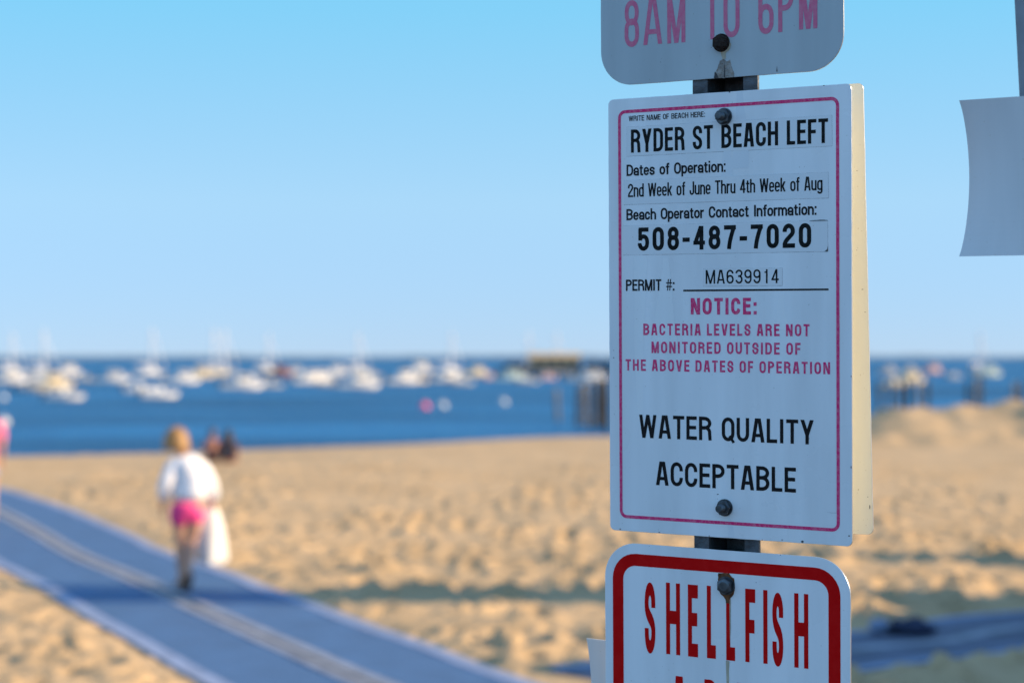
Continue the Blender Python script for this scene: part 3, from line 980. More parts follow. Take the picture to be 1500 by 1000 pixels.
L('WATER QUALITY', s2, -101.4, 96.6, -128.8, 24.4, .15, M['black_ink'], gap=.08)
L('ACCEPTABLE', s2, -81.7, 77.2, -177.9, 25.0, .15, M['black_ink'], gap=.08)
bolt(s2, -1.1, 203.4, M['bolt'], .0079, True, .3)
bolt(s2, -1.8, -197.3, M['bolt'], .0079, True, .1)
# small chips along the rim and flecks of grit
rr = random.Random(5)
def chip(par, x, z, w, h, m='scuff'):
    pts = [(x + w * math.cos(a) * rr.uniform(.5, 1), z + h * math.sin(a) * rr.uniform(.5, 1)) for a in [i * math.pi / 3.5 for i in range(7)]]
    return patch('chip', pts, .00016, M[m], par)
for (x, z, w, h) in ((-132, -45, 1, .6), (-131.5, -105, .5, .5), (84, -227, 2.2, 1.3), (62, -226.5, 1.8, .5), (136.2, -150, .6, 2.0), (136.5, -60, .5, 1.3), (-125, -227, 1.6, .6), (-78, -227.4, 1.6, .5), (-20, -227.6, 1.2, .4), (-10, -184, 1.5, .6), (5, 228, 1.4, .6), (108, 228.2, 1.4, .4), (40, -228, .8, .4), (134, -218, 1.2, .8), (-30, -128, .4, .5), (136.3, 40, .4, .8), (118, -196, 9, .15)):
    chip(s2, x, z, w, h)
patch('lifted_corner', [(108.5, 63.8), (112.2, 63.9), (112.3, 70.5), (111.5, 66.0)], .0004, M['scuff'], s2)
patch('lifted_corner', ragged([(92, 94.4), (112, 94.0), (112.2, 95.0), (100, 95.4)], 4, .3, 3), .0004, M['rimdirt'], s2)

# ---- the sign bolted to the back of the post
sb = plane_empty('rear_sign', -4.2, 3, .050, R(-1.25))
tag(sb, 'blank cream sunlit sign panel mounted behind the beach permit sign', 'sign')
plate('sign_panel', rrect(-.1372, -.2286, .1372, .2286, .006), .002, M['sign_back'], M['edge_metal'], sb, M['sign_white'], bend=lambda x, z: .004 * (x / .137) ** 2, chips=1, seed=9)
bolt(sb, 6, 200, M['bolt'], .0074, False)
bolt(sb, 6, -200, M['bolt'], .0074, False)
for (x, z, w, h) in ((133, 20, 1.6, .4), (135.5, -3, 1.2, .3), (135.8, -200, .6, 3), (130, 140, 1.0, .4), (128, 60, .5, .5), (134, -190, .6, .6)):
    chip(sb, x, z, w, h)

# ---- the hours sign on top
s1 = plane_empty('hours_sign', -8, 471.5)
tag(s1, 'grey white hours sign with faded pink lettering, topmost on the post', 'sign')
plate('sign_panel', rrect(-.1378, -.2286, .1372, .2286, .037, 14), .002, M['sign_grey'], M['edge_metal'], s1, M['sign_back'], chips=1, seed=12)
def s1x(v): return v + 8
boxes8 = [(-116.9, -99.7), (-94.6, -72.4), (-66.3, -45.3), (-22.5, -6.3), (-1.6, 16.4), (37.3, 54.0), (59.1, 75.4), (81.7, 101.4)]
zb = [282.2, 283.1, 282.6, 283.1, 283.6, 284.0, 284.6, 285.5]
for mname, grow, off in (('outline_ink', .45, .0034), ('dusty_pink', 0.0, .0035)):
    pass
def rows(txt, par, boxes, zs, H, stroke, tx, m, off, cx, cz, nm):
    out = []
    j = 0
    for c in txt:
        if c == ' ':
            continue
        x0, x1 = boxes[j]
        lettering(c, par, 0, (zs[j] - cz) * mm, 0, H * mm, stroke, m, off, tx=tx, boxes=[((x0 - cx) * mm, (x1 - cx) * mm)], name=nm)
        j += 1
rows('8AM TO 6PM', s1, boxes8, zb, 49.0, .115, .092, M['dusty_pink'], OFF, -8, 471.5, 'letter')
bolt(s1, 4, 278.8 - 471.5, M['rust_bolt'], .0083, False, .5)
cx, cz = -8, 471.5
patch('peeled_film', ragged([(x - cx, z - cz) for x, z in ((-12.6, 244), (-11.5, 249), (-8.0, 255), (-6.0, 261), (-1.0, 261.5), (1.5, 259.5), (5.5, 260.5), (7.0, 253), (10.0, 247.5), (10.8, 243.6), (3, 243.2), (-3, 243.0))], 3), .00024, M['peel'], s1)
patch('tear', [(x - cx, z - cz) for x, z in ((-1.4, 243.2), (.2, 243.3), (-.2, 252), (-.9, 259))], .00034, M['scuff'], s1)
patch('tear', [(x - cx, z - cz) for x, z in ((-12.6, 243.2), (-7.5, 243.2), (-9.0, 247), (-11.6, 250))], .00034, M['scuff'], s1)
patch('scratch', [(57 - cx, 245.2 - cz), (58.2 - cx, 245.4 - cz), (57.6 - cx, 251.5 - cz)], .00024, M['scuff'], s1)
patch('bolt_stain', ragged([(x - cx, z - cz) for x, z in ((-4, 276), (3, 281), (7, 277), (5, 271), (1, 268.5), (.5, 262), (-3, 262), (-4.5, 269), (-9, 272))], 6, .4), .00030, M['rust_pale'], s1)
for _ in range(14):
    chip(s1, rr.uniform(-120, 120), rr.uniform(-215, -150), rr.uniform(.2, .6), rr.uniform(.2, .6))

# ---- the shellfish sign at the bottom
s3 = plane_empty('shellfish_sign', -4, -470)
tag(s3, 'white shellfish sign with red border and tall red lettering, lowest on the post', 'sign')
plate('sign_panel', rrect(-.1398, -.2286, .1394, .2287, .037, 14), .002, M['sign_white'], M['edge_metal'], s3, M['sign_back'], chips=1, seed=21)
frame_band('border', -.1302, -.2190, .1288, .2180, .0275, .0128, .0002, M['red_ink'], s3)
bx = [(-95.8, -83.2), (-70.4, -54.0), (-44.8, -33.2), (-22.9, -12.7), (-.8, 9.2), (20.8, 32.0), (40.7, 45.8), (51.0, 62.9), (75.0, 90.3)]
rows('SHELLFISH', s3, bx, [-356.2, -354.8, -354.9, -354.5, -354.6, -354.2, -354.0, -355.6, -354.6], 75.2, .185, .062, M['red_ink'], OFF, -4, -470, 'letter')
bx = [(-64, -46.6), (-25.9, -9.8), (11.1, 25.0), (44, 61.4)]
rows('AREA', s3, bx, [-452] * 4, 75.2, .185, .062, M['red_ink'], OFF, -4, -470, 'letter')
cx, cz = -4, -470
patch('rust_stain', ragged([(x - cx, z - cz) for x, z in ((-9.5, -266), (-4, -264.6), (3, -265), (8.5, -270), (9.8, -279), (8, -286), (3.5, -291), (2.6, -296), (-.6, -296), (-2.5, -290), (-7, -287), (-9.8, -279), (-9.9, -272))], 8, .5, 3), .00036, M['rust'], s3)
patch('rust_run', ragged([(x - cx, z - cz) for x, z in ((-1.2, -355.2), (2.6, -355.2), (2.2, -372), (1.6, -400), (.4, -400), (-.6, -372))], 9, .25, 3), .00030, M['rust_pale'], s3)
patch('rust_run', ragged([(x - cx, z - cz) for x, z in ((3.2, -292), (4.6, -291), (4.3, -320), (3.4, -340))], 10, .2, 3), .00030, M['rust_pale'], s3)
bolt(s3, -.5 - cx, -277.6 - cz, M['bolt'], .0086, False, .5)
for (x, z, w, h) in ((33, -272, .5, .7), (-90, -243, .6, .3), (60, -242, .9, .4), (-60, -330, .3, .3), (104, -330, .4, .4)):
    chip(s3, x - cx, z - cz, w, h)

# ---- two bare curled sheets: behind the shellfish sign, and on the next post at the right edge
cs = plane_empty('curled_sheet', -150, -470, .052)
tag(cs, 'bare curled white sheet poking out left behind the shellfish sign', 'sign')
def curl(x, z):
    return 0.0
def sheet(par, x0, x1, z0, z1, bow, m, th=.0012, yb=.01):
    """a thin sheet whose free left edge is drawn in at mid height and curls back"""
    nX, nZ = 12, 24
    v, f = [], []
    for side in (0, th):
        for j in range(nZ + 1):
            t = j / nZ; s_ = 1 - (2 * t - 1) ** 2
            for i in range(nX + 1):
                u = i / nX
                xl = x0 + bow * (s_ ** .8) * (1 - u) ** 2
                x = xl + (x1 - xl) * u
                v.append((x * mm, side + yb * (1 - u) ** 2 * (.3 + .7 * s_), (z0 + (z1 - z0) * t) * mm))
    n = (nX + 1) * (nZ + 1)
    q = lambda i, j, s_: s_ * n + j * (nX + 1) + i
    for j in range(nZ):
        for i in range(nX):
            f.append((q(i, j, 0), q(i + 1, j, 0), q(i + 1, j + 1, 0), q(i, j + 1, 0)))
            f.append((q(i, j, 1), q(i, j + 1, 1), q(i + 1, j + 1, 1), q(i + 1, j, 1)))
        f.append((q(0, j, 0), q(0, j + 1, 0), q(0, j + 1, 1), q(0, j, 1)))
        f.append((q(nX, j, 0), q(nX, j, 1), q(nX, j + 1, 1), q(nX, j + 1, 0)))
    for i in range(nX):
        f.append((q(i, 0, 0), q(i, 0, 1), q(i + 1, 0, 1), q(i + 1, 0, 0)))
        f.append((q(i, nZ, 0), q(i + 1, nZ, 0), q(i + 1, nZ, 1), q(i, nZ, 1)))
    return from_py('sign_panel', v, f, m, par, smooth=False)
sheet(cs, -47.8, 130, -45, 111.6, 5, M['sheet'], yb=.004)
bolt(cs, 150, 80, M['bolt'], .006, False)
rs = plane_empty('curled_sheet', 300, 131, .012)
tag(rs, 'bare curled white sheet on the post at the right edge of the view', 'sign')
sheet(rs, -59, 70, -74, 76, 7.2, M['sheet'], yb=.012)
bolt(rs, 40, 55, M['bolt'], .006, False)
p2 = plane_empty('sign_post', 346.5, 0, .018, R(-3.0))
tag(p2, 'dark grey painted post at the right edge of the view, bare sheet on it', 'post')
bm = bmesh.new(); add_box(bm, (0, .03, -.75), (.076, .056, 3.3))
o = from_bm('shaft', bm, M['wood_post'], p2)
md = o.modifiers.new('edge', 'BEVEL'); md.width = .003; md.segments = 2
bm = bmesh.new(); add_box(bm, (0, .03, .905), (.082, .062, .008))
from_bm('cap', bm, M['post'], p2)

# ------------------------------------------------------------------ boats in the harbour
def hull_bm(L, Bm, D, flare=.75, n=14):
    """a boat's shell along +x (bow), deck line at D above the keel"""
    bm = bmesh.new(); rows_ = []
    for i in range(n + 1):
        t = i / n; x = -L / 2 + L * t
        w = Bm / 2 * (.86 + .14 * math.sin(min(1, t / .45) * math.pi / 2)) * (1 - max(0, (t - .45) / .55) ** 2.2)
        sh_ = D * (1 + .22 * max(0, t - .3) ** 1.5)
        k = -.12 * D + D * .75 * max(0, (t - .78) / .22) ** 2
        w = max(w, .012)
        rows_.append([bm.verts.new(q) for q in ((x, -w, sh_), (x, -w * (flare + .12), sh_ * .5 + k * .5), (x, -w * flare * .8, k + .12 * D), (x, 0, k), (x, w * flare * .8, k + .12 * D), (x, w * (flare + .12), sh_ * .5 + k * .5), (x, w, sh_))])
    for a, b in zip(rows_, rows_[1:]):
        for j in range(6):
            bm.faces.new((a[j], a[j + 1], b[j + 1], b[j]))
        bm.faces.new((a[6], a[0], b[0], b[6]))
    bm.faces.new(rows_[0]); bm.faces.new(rows_[-1][::-1])
    return bm
def stripe_bm(L, Bm, D):
    bm = bmesh.new()
    n = 14
    for sgn in (-1, 1):
        pr = None
        for i in range(n + 1):
            t = i / n; x = -L / 2 + L * t
            w = Bm / 2 * (.86 + .14 * math.sin(min(1, t / .45) * math.pi / 2)) * (1 - max(0, (t - .45) / .55) ** 2.2)
            sh_ = D * (1 + .22 * max(0, t - .3) ** 1.5)
            q = [bm.verts.new((x, sgn * (w + .012), sh_ + .02)), bm.verts.new((x, sgn * (w + .012), sh_ - .09))]
            if pr:
                bm.faces.new((pr[0], q[0], q[1], pr[1]))
            pr = q
    bmesh.ops.solidify(bm, geom=bm.faces[:], thickness=.02)
    return bm
def cabin_bm(x0, x1, w, z0, h, rake=.35):
    bm = bmesh.new()
    b = [(x0, -w), (x1, -w * .8), (x1, w * .8), (x0, w)]; t = [(x0 + .08, -w * .86), (x1 - h * rake, -w * .7), (x1 - h * rake, w * .7), (x0 + .08, w * .86)]
    A = [bm.verts.new((p[0], p[1], z0)) for p in b]; B = [bm.verts.new((p[0], p[1], z0 + h)) for p in t]
    for i in range(4):
        bm.faces.new((A[i], A[(i + 1) % 4], B[(i + 1) % 4], B[i]))
    bm.faces.new(B); bm.faces.new(A[::-1])
    bmesh.ops.bevel(bm, geom=bm.edges[:], offset=.05, segments=2, affect='EDGES')
    return bm
def outboard(par, x, z):
    bm = bmesh.new(); add_box(bm, (x - .25, 0, z + .25), (.42, .34, .5)); add_box(bm, (x - .22, 0, z - .35), (.16, .10, .75))
    bmesh.ops.bevel(bm, geom=bm.edges[:], offset=.04, segments=2, affect='EDGES')
    from_bm('outboard', bm, M['motor'], par)
def motorboat(m):
    t = empty('motorboat')
    h = from_bm('hull', hull_bm(6.6, 2.4, 1.0), m, t, smooth=False)
    from_bm('rub_rail', stripe_bm(6.6, 2.4, 1.0), M['boat_dark'], h)
    c = from_bm('cabin', cabin_bm(-.9, 1.9, .95, 1.0, 1.25), m, t)
    for s_ in (-1, 1):
        for i in range(2):
            bm = bmesh.new(); add_box(bm, (-.35 + i * .95, s_ * .875, 1.82), (.8, .06, .42)); from_bm('side_window', bm, M['boat_glass'], c)
    bm = bmesh.new(); add_box(bm, (1.60, 0, 1.72), (.05, 1.25, .50), Matrix.Rotation(-.34, 3, 'Y'))
    from_bm('windscreen', bm, M['boat_glass'], c)
    bm = bmesh.new(); add_box(bm, (.25, 0, 2.33), (2.5, 1.75, .10)); bmesh.ops.bevel(bm, geom=bm.edges[:], offset=.03, segments=2, affect='EDGES')
    from_bm('roof', bm, m, c)
    bm = bmesh.new()
    for s_ in (-1, 1):
        for k in range(4):
            add_cyl(bm, (1.6 + k * .45, s_ * (.95 - k * .2), 1.1), (1.6 + k * .45, s_ * (.95 - k * .2), 1.75), .02, seg=6)
        add_cyl(bm, (1.6, s_ * .95, 1.75), (2.95, s_ * .35, 1.75), .02, seg=6)
    from_bm('bow_rail', bm, M['alu'], t)
    outboard(t, -3.3, .85)
    return t
def skiff(m):
    t = empty('skiff')
    h = from_bm('hull', hull_bm(4.4, 1.75, .72), m, t)
    from_bm('rub_rail', stripe_bm(4.4, 1.75, .72), M['boat_grey'], h)
    c = from_bm('console', cabin_bm(-.3, .5, .38, .72, .75, .3), m, t)
    bm = bmesh.new(); add_box(bm, (.22, 0, 1.58), (.04, .55, .34), Matrix.Rotation(-.4, 3, 'Y')); from_bm('windscreen', bm, M['boat_glass'], c)
    bm = bmesh.new(); add_box(bm, (-1.0, 0, .88), (.5, 1.0, .32)); bmesh.ops.bevel(bm, geom=bm.edges[:], offset=.05, segments=2, affect='EDGES'); from_bm('seat', bm, M['boat_white'], t)
    outboard(t, -2.2, .6)
    return t
def sailboat(m):
    t = empty('sailboat')
    h = from_bm('hull', hull_bm(8.2, 2.7, 1.05, .7), m, t)
    from_bm('rub_rail', stripe_bm(8.2, 2.7, 1.05), M['boat_dark'], h)
    c = from_bm('cabin', cabin_bm(-1.3, 2.0, .85, 1.05, .62, .9), m, t)
    for s_ in (-1, 1):
        for i in range(3):
            bm = bmesh.new(); add_box(bm, (-.7 + i * .75, s_ * (.79 - i * .025), 1.40), (.45, .07, .16)); from_bm('side_window', bm, M['boat_glass'], c)
    bm = bmesh.new(); add_cyl(bm, (.7, 0, 1.6), (.7, 0, 11.2), .25, .20, 10)
    add_cyl(bm, (.7, -.8, 6.4), (.7, .8, 6.4), .035, seg=6)
    mst = from_bm('mast', bm, M['alu'], t)
    bm = bmesh.new()
    for q in ((4.0, 0, 1.4), (-4.0, 0, 1.2), (.6, -1.2, 1.2), (.6, 1.2, 1.2)):
        add_cyl(bm, q, (.7, 0, 11.1), .02, seg=5)
    from_bm('stay', bm, M['alu'], mst)
    bm = bmesh.new(); add_cyl(bm, (3.8, 0, 1.8), (1.0, 0, 10.2), .14, .10, 8); from_bm('furled_jib', bm, M['shirt_white'], t)
    bm = bmesh.new(); add_cyl(bm, (.6, 0, 2.35), (-3.0, 0, 2.45), .07, seg=8); from_bm('boom', bm, M['alu'], t)
    bm = bmesh.new(); add_cyl(bm, (.5, 0, 2.58), (-2.8, 0, 2.60), .20, .12, 10); from_bm('furled_sail', bm, M['shirt_white'], t)
    return t
KIND = {'motorboat': motorboat, 'skiff': skiff, 'sailboat': sailboat}
proto = {}
COLN = {'white': 'boat_white', 'cream': 'boat_cream', 'grey': 'boat_grey', 'rust': 'boat_rust', 'teal': 'boat_teal', 'pink': 'boat_pink'}
# kind, colour, photo x of the middle, photo y of the waterline, visible width in photo pixels, heading, label
FLEET = [
 ('motorboat', 'white', 15, 561, 26, 150, 'white motorboat nearest the left edge of the photo'),
 ('sailboat', 'white', 14, 546, 26, 140, 'far white sailboat with the leftmost mast'),
 ('motorboat', 'white', 50, 560, 42, 165, 'white motorboat directly left of the cream cabin boat'),
 ('motorboat', 'cream', 76, 570, 40, 150, 'cream cabin boat in the left cluster, warmest coloured of all'),
 ('motorboat', 'white', 97, 549, 36, 150, 'white motorboat standing out highest in the left cluster'),
 ('skiff', 'white', 94, 585, 28, 160, 'white skiff lowest in the left cluster, under the cream boat'),
 ('skiff', 'grey', 47, 575, 34, 165, 'grey skiff at the left of the cream boat, close to shore'),
 ('sailboat', 'white', 60, 549, 40, 150, 'white sailboat whose mast rises over the left cluster'),
 ('skiff', 'grey', 126, 558, 22, 150, 'dull grey skiff right of the left cluster'),
 ('motorboat', 'white', 165, 560, 38, 160, 'lone white motorboat between the left cluster and the pair of skiffs'),
 ('sailboat', 'white', 219, 550, 46, 150, 'white sailboat with the tall mast above the pair of skiffs'),
 ('skiff', 'white', 205, 574, 32, 155, 'white skiff, left one of the close pair left of the woman'),
 ('skiff', 'white', 234, 582, 36, 160, 'white skiff, right one of the close pair, nearest to shore'),
 ('motorboat', 'white', 267, 561, 44, 155, 'large white motorboat above the head of the walking woman'),
 ('motorboat', 'cream', 292, 553, 36, 160, 'cream motorboat right behind the boat above the woman'),
 ('sailboat', 'cream', 309, 550, 40, 155, 'cream sailboat, left of two masts close together'),
 ('sailboat', 'grey', 325, 549, 38, 150, 'grey sailboat, right of two masts close together'),
 ('motorboat', 'white', 355, 569, 50, 165, 'wide white motorboat moored right above the seated couple'),
 ('skiff', 'grey', 396, 567, 20, 150, 'dull grey skiff low beside the wide white motorboat'),
 ('sailboat', 'white', 390, 545, 34, 150, 'white sailboat just left of the rust coloured boat'),
 ('motorboat', 'rust', 408, 550, 34, 175, 'rust orange hulled boat, the only one of that colour'),
 ('motorboat', 'white', 430, 548, 24, 160, 'white motorboat touching the rust orange boat on its right'),
 ('motorboat', 'white', 452, 561, 24, 150, 'small white motorboat midway between the rust boat and the bright large one'),
 ('motorboat', 'white', 467, 559, 24, 150, 'white motorboat next right of the small midway motorboat'),
 ('motorboat', 'white', 490, 549, 32, 150, 'far white motorboat up beside the middle lone mast'),
 ('skiff', 'grey', 487, 566, 26, 150, 'grey skiff below the far white motorboat by the middle lone mast'),
 ('motorboat', 'white', 526, 568, 52, 165, 'large bright white motorboat in the middle, under the lone mast'),
 ('sailboat', 'white', 522, 546, 30, 150, 'white sailboat whose lone mast stands in the middle of the harbour'),
 ('skiff', 'grey', 546, 552, 24, 150, 'grey skiff beyond the large bright motorboat'),
 ('motorboat', 'white', 590, 561, 34, 155, 'white motorboat left of the tall one above the pink buoy'),
 ('motorboat', 'white', 613, 547, 40, 155, 'tall white motorboat right above the pink buoy'),
 ('skiff', 'cream', 612, 560, 28, 155, 'cream skiff just in front of the tall boat above the pink buoy'),
 ('motorboat', 'white', 655, 559, 42, 155, 'white motorboat under the mast right of the pink buoy'),
 ('sailboat', 'white', 658, 547, 34, 150, 'white sailboat with the mast right of the pink buoy'),
 ('skiff', 'grey', 678, 563, 24, 150, 'grey skiff between the two white boats right of the pink buoy'),
 ('motorboat', 'cream', 697, 550, 32, 155, 'cream motorboat left of the jetty, right of the pink buoy'),
 ('skiff', 'pink', 719, 555, 22, 150, 'dull pinkish skiff left of the pale teal boat'),
 ('motorboat', 'teal', 748, 557, 30, 155, 'pale teal motorboat in front of the left end of the jetty'),
 ('skiff', 'grey', 774, 561, 26, 150, 'light grey skiff beside the pale teal boat at the jetty'),
 ('sailboat', 'grey', 771, 546, 30, 150, 'grey sailboat with its mast over the left part of the jetty'),
 ('skiff', 'pink', 803, 555, 22, 150, 'dull pinkish skiff in front of the middle of the jetty'),
 ('sailboat', 'white', 812, 546, 30, 150, 'white sailboat with its mast over the middle of the jetty'),
 ('skiff', 'grey', 838, 556, 22, 150, 'grey skiff directly left of the bright boat by the signs'),
 ('motorboat', 'white', 864, 560, 46, 165, 'bright white motorboat partly behind the left edge of the permit sign'),
 ('motorboat', 'grey', 1300, 548, 30, 155, 'grey motorboat just right of the signs'),
 ('skiff', 'cream', 1309, 566, 30, 155, 'cream skiff near the right of the signs, left of two'),
 ('motorboat', 'cream', 1331, 562, 34, 155, 'cream motorboat right of the cream skiff, by the signs'),
 ('skiff', 'grey', 1334, 544, 24, 150, 'far grey skiff beyond the cream boats right of the signs'),
 ('motorboat', 'pink', 1365, 546, 30, 155, 'faded pink motorboat right of the signs'),
 ('skiff', 'grey', 1398, 554, 26, 150, 'light grey skiff right of the faded pink boat'),
 ('motorboat', 'teal', 1446, 551, 38, 165, 'pale teal motorboat near the right edge of the photo'),
 ('sailboat', 'grey', 1433, 547, 26, 150, 'grey sailboat with a mast right of the signs'),
]
LEN = {'motorboat': 6.6, 'skiff': 4.4, 'sailboat': 8.2}
BEAM = {'motorboat': 2.4, 'skiff': 1.75, 'sailboat': 2.7}
for kind, colr, px, wy, wpx, hd, lab in FLEET:
    key = (kind, colr)
    if key not in proto:
        o = proto[key] = KIND[kind](M[COLN[colr]])
    else:
        o = copy_tree(proto[key])
    p = ground(px, wy, SEA)
    need = wpx * p.y / F_PX
    apparent = LEN[kind] * abs(math.cos(R(hd))) + BEAM[kind] * abs(math.sin(R(hd)))
    s_ = .86 if kind == 'sailboat' else min(1.75, max(.8, 1.32 * need / apparent))
    o.location = (p.x, p.y, SEA - .12)
    o.rotation_euler = (0, 0, R(180 - hd + random.uniform(-8, 8)))
    o.scale = (s_, s_, s_)
    tag(o, lab, kind if kind != 'motorboat' else 'motorboat', 'boats moored in the harbour')

# mooring buoys
def buoy(m):
    t = empty('mooring_buoy')
    bm = bmesh.new(); add_ball(bm, (0, 0, .12), .40, (1, 1, .95), 24, 16); from_bm('float', bm, m, t, smooth=True)
    bm = bmesh.new(); add_cyl(bm, (0, 0, .42), (0, 0, .62), .05, .05, 10); add_cyl(bm, (0, 0, .60), (0, 0, .66), .09, .09, 10); from_bm('ring', bm, M['boat_grey'], t)
    return t
first = None
for i, (px, py, c, lab) in enumerate(((622, 598, 'buoy_pink', 'pink mooring buoy floating alone in the open blue water'), (648, 597, 'buoy_white', 'white mooring buoy close to the right of the pink one'), (737, 592, 'buoy_white', 'white mooring buoy halfway from the pink one to the piles'), (4, 585, 'buoy_white', 'white mooring buoy at the left edge, the farther of two'), (5, 622, 'buoy_white', 'white mooring buoy at the left edge, the nearer of two'))):
    if c == 'buoy_pink' or first is None:
        o = buoy(M[c])
        if c == 'buoy_white':
            first = o
    else:
        o = copy_tree(first)
    p = ground(px, py, SEA)
    o.location = (p.x, p.y, SEA)
    o.scale = (.9,) * 3
    tag(o, lab, 'buoy', 'mooring buoys')

# the far jetty with its sheds
jd = 330.0
def jx(px): return (px - 750) / F_PX * jd
jt = tag(empty('jetty', (jx(815), jd, SEA)), 'low dark jetty with a tan shed row, far out left of the signs', 'jetty')
bm = bmesh.new(); add_box(bm, (0, 0, 1.55), (jx(905) - jx(732), 5, .5)); from_bm('deck', bm, M['wood'], jt)
for k in range(17):
    x = (jx(905) - jx(732)) * (k / 16 - .5) * .98
    for yy in (-2.3, 2.3):
        bm = bmesh.new(); add_cyl(bm, (x, yy, -2), (x, yy, 1.32), .2, seg=8); from_bm('pile', bm, M['wood'], jt)
w_ = jx(850) - jx(775)
bm = bmesh.new(); add_box(bm, (jx(812) - jx(815), .4, 2.75), (w_, 3.0, 1.9))
shd = from_bm('shed', bm, M['wood_tan'], jt)
bm = bmesh.new()
for s_ in (-1, 1):
    add_box(bm, (jx(812) - jx(815), .4 + s_ * .82, 4.0), (w_ + .3, 1.8, .08), Matrix.Rotation(-s_ * .42, 3, 'X'))
from_bm('roof', bm, M['wood_tan'], shd)
for k in range(5):
    bm = bmesh.new(); add_box(bm, (w_ * (k / 4 - .5) * .8, -1.13, 2.7), (.8, .06, 1.2)); from_bm('door', bm, M['roof_dark'], shd)
for k in range(7):
    hh = .6 + .3 * (k % 3)
    bm = bmesh.new(); add_box(bm, (-8.6 + k * .55, .2 + (k % 2), 1.803 + hh / 2), (.5, .8, hh)); from_bm('stacked_gear', bm, M['dark_cloth'], jt)
for k in range(6):
    hh = .7 + .3 * (k % 3)
    bm = bmesh.new(); add_box(bm, (5.2 + k * .8, .2 + (k % 2), 1.803 + hh / 2), (.7, .8, hh)); from_bm('stacked_gear', bm, M['dark_cloth'], jt)

# old piles near the shore
def piling(h, r, m):
    t = empty('old_piling')
    bm = bmesh.new()
    n, k = 12, 7
    rg = []
    for j in range(k + 1):
        z = -2 + (h + 2) * j / k
        rg.append([bm.verts.new(((r * (1.06 - .1 * j / k) * (1 + .08 * noise.noise((i * 1.3, z, r * 50)))) * math.cos(i / n * 6.2832) + .03 * math.sin(z), (r * (1.06 - .1 * j / k)) * math.sin(i / n * 6.2832), z + (.04 * noise.noise((i, 3, 2)) if j == k else 0))) for i in range(n)])
    for a, b in zip(rg, rg[1:]):
        for i in range(n):
            bm.faces.new((a[i], a[(i + 1) % n], b[(i + 1) % n], b[i]))
    bm.faces.new(rg[-1])
    from_bm('shaft', bm, m, t, smooth=True)
    for j in range(2):
        bm = bmesh.new(); add_cyl(bm, (0, 0, .35 + j * .9), (0, 0, .47 + j * .9), r * 1.09, seg=14)
        from_bm('iron_band', bm, M['roof_dark'], t)
    return t
PILES = [(817, 616, .8, 'pale'), (846, 624, .95, 'dark'), (857, 622, 1.0, 'pale'), (866, 628, 1.05, 'dark'), (875, 625, 1.1, 'dark'), (883, 626, 1.1, 'dark'), (889, 632, 1.15, 'dark'),
         (1286, 622, 1.0, 'dark'), (1305, 618, 1.0, 'dark'), (1318, 612, .95, 'dark'), (1330, 615, 1.0, 'dark'), (1344, 612, 1.05, 'pale'), (1358, 615, 1.0, 'dark'), (1418, 612, .95, 'dark'), (1428, 606, 1.0, 'pale'), (1437, 612, 1.1, 'dark'), (1486, 610, .9, 'pale'), (1496, 614, 1.0, 'dark')]
pp = {}
names = ['first', 'second', 'third', 'fourth', 'fifth', 'sixth', 'seventh', 'eighth', 'ninth', 'tenth', 'eleventh']
nl = nr_ = 0
for px, py, hs, c in PILES:
    o = copy_tree(pp[c]) if c in pp else pp.setdefault(c, piling(2.35, .13, M['wood' if c == 'dark' else 'wood_pale']))
    p = ground(px, py, SEA)
    o.location = (p.x, p.y, SEA)
    o.scale = (1, 1, hs)
    o.rotation_euler = (random.uniform(-.03, .03), random.uniform(-.03, .03), random.uniform(0, 6))
    if px < 900:
        lab = '%s timber pile standing in the water left of the signs, %s from the left' % (c, names[nl]); nl += 1
    else:
        lab = '%s timber pile behind the sand mound right of the signs, %s from the left' % (c, names[nr_]); nr_ += 1
    tag(o, lab, 'pile', 'old timber piles along the shore')

# ------------------------------------------------------------------ people
def skinned(name, J, E, m, parent, root, sub=2, smooth=True):
    """one continuous surface grown round a skeleton; J: joint -> (x, y, z, rx[, ry])"""
    keys = list(J)
    me = bpy.data.meshes.new(name)
    me.from_pydata([J[k][:3] for k in keys], [(keys.index(a), keys.index(b)) for a, b in E], [])
    o = link(name, me, m, parent)
    md = o.modifiers.new('skin', 'SKIN')
    md.use_smooth_shade = True
    for i, k in enumerate(keys):
        r_ = J[k][3:]
        sv = me.skin_vertices[0].data[i]
        sv.radius = (r_[0], r_[1] if len(r_) > 1 else r_[0])
        sv.use_root = (k == root)
    if sub:
        s_ = o.modifiers.new('sub', 'SUBSURF'); s_.levels = sub; s_.render_levels = sub
    return o

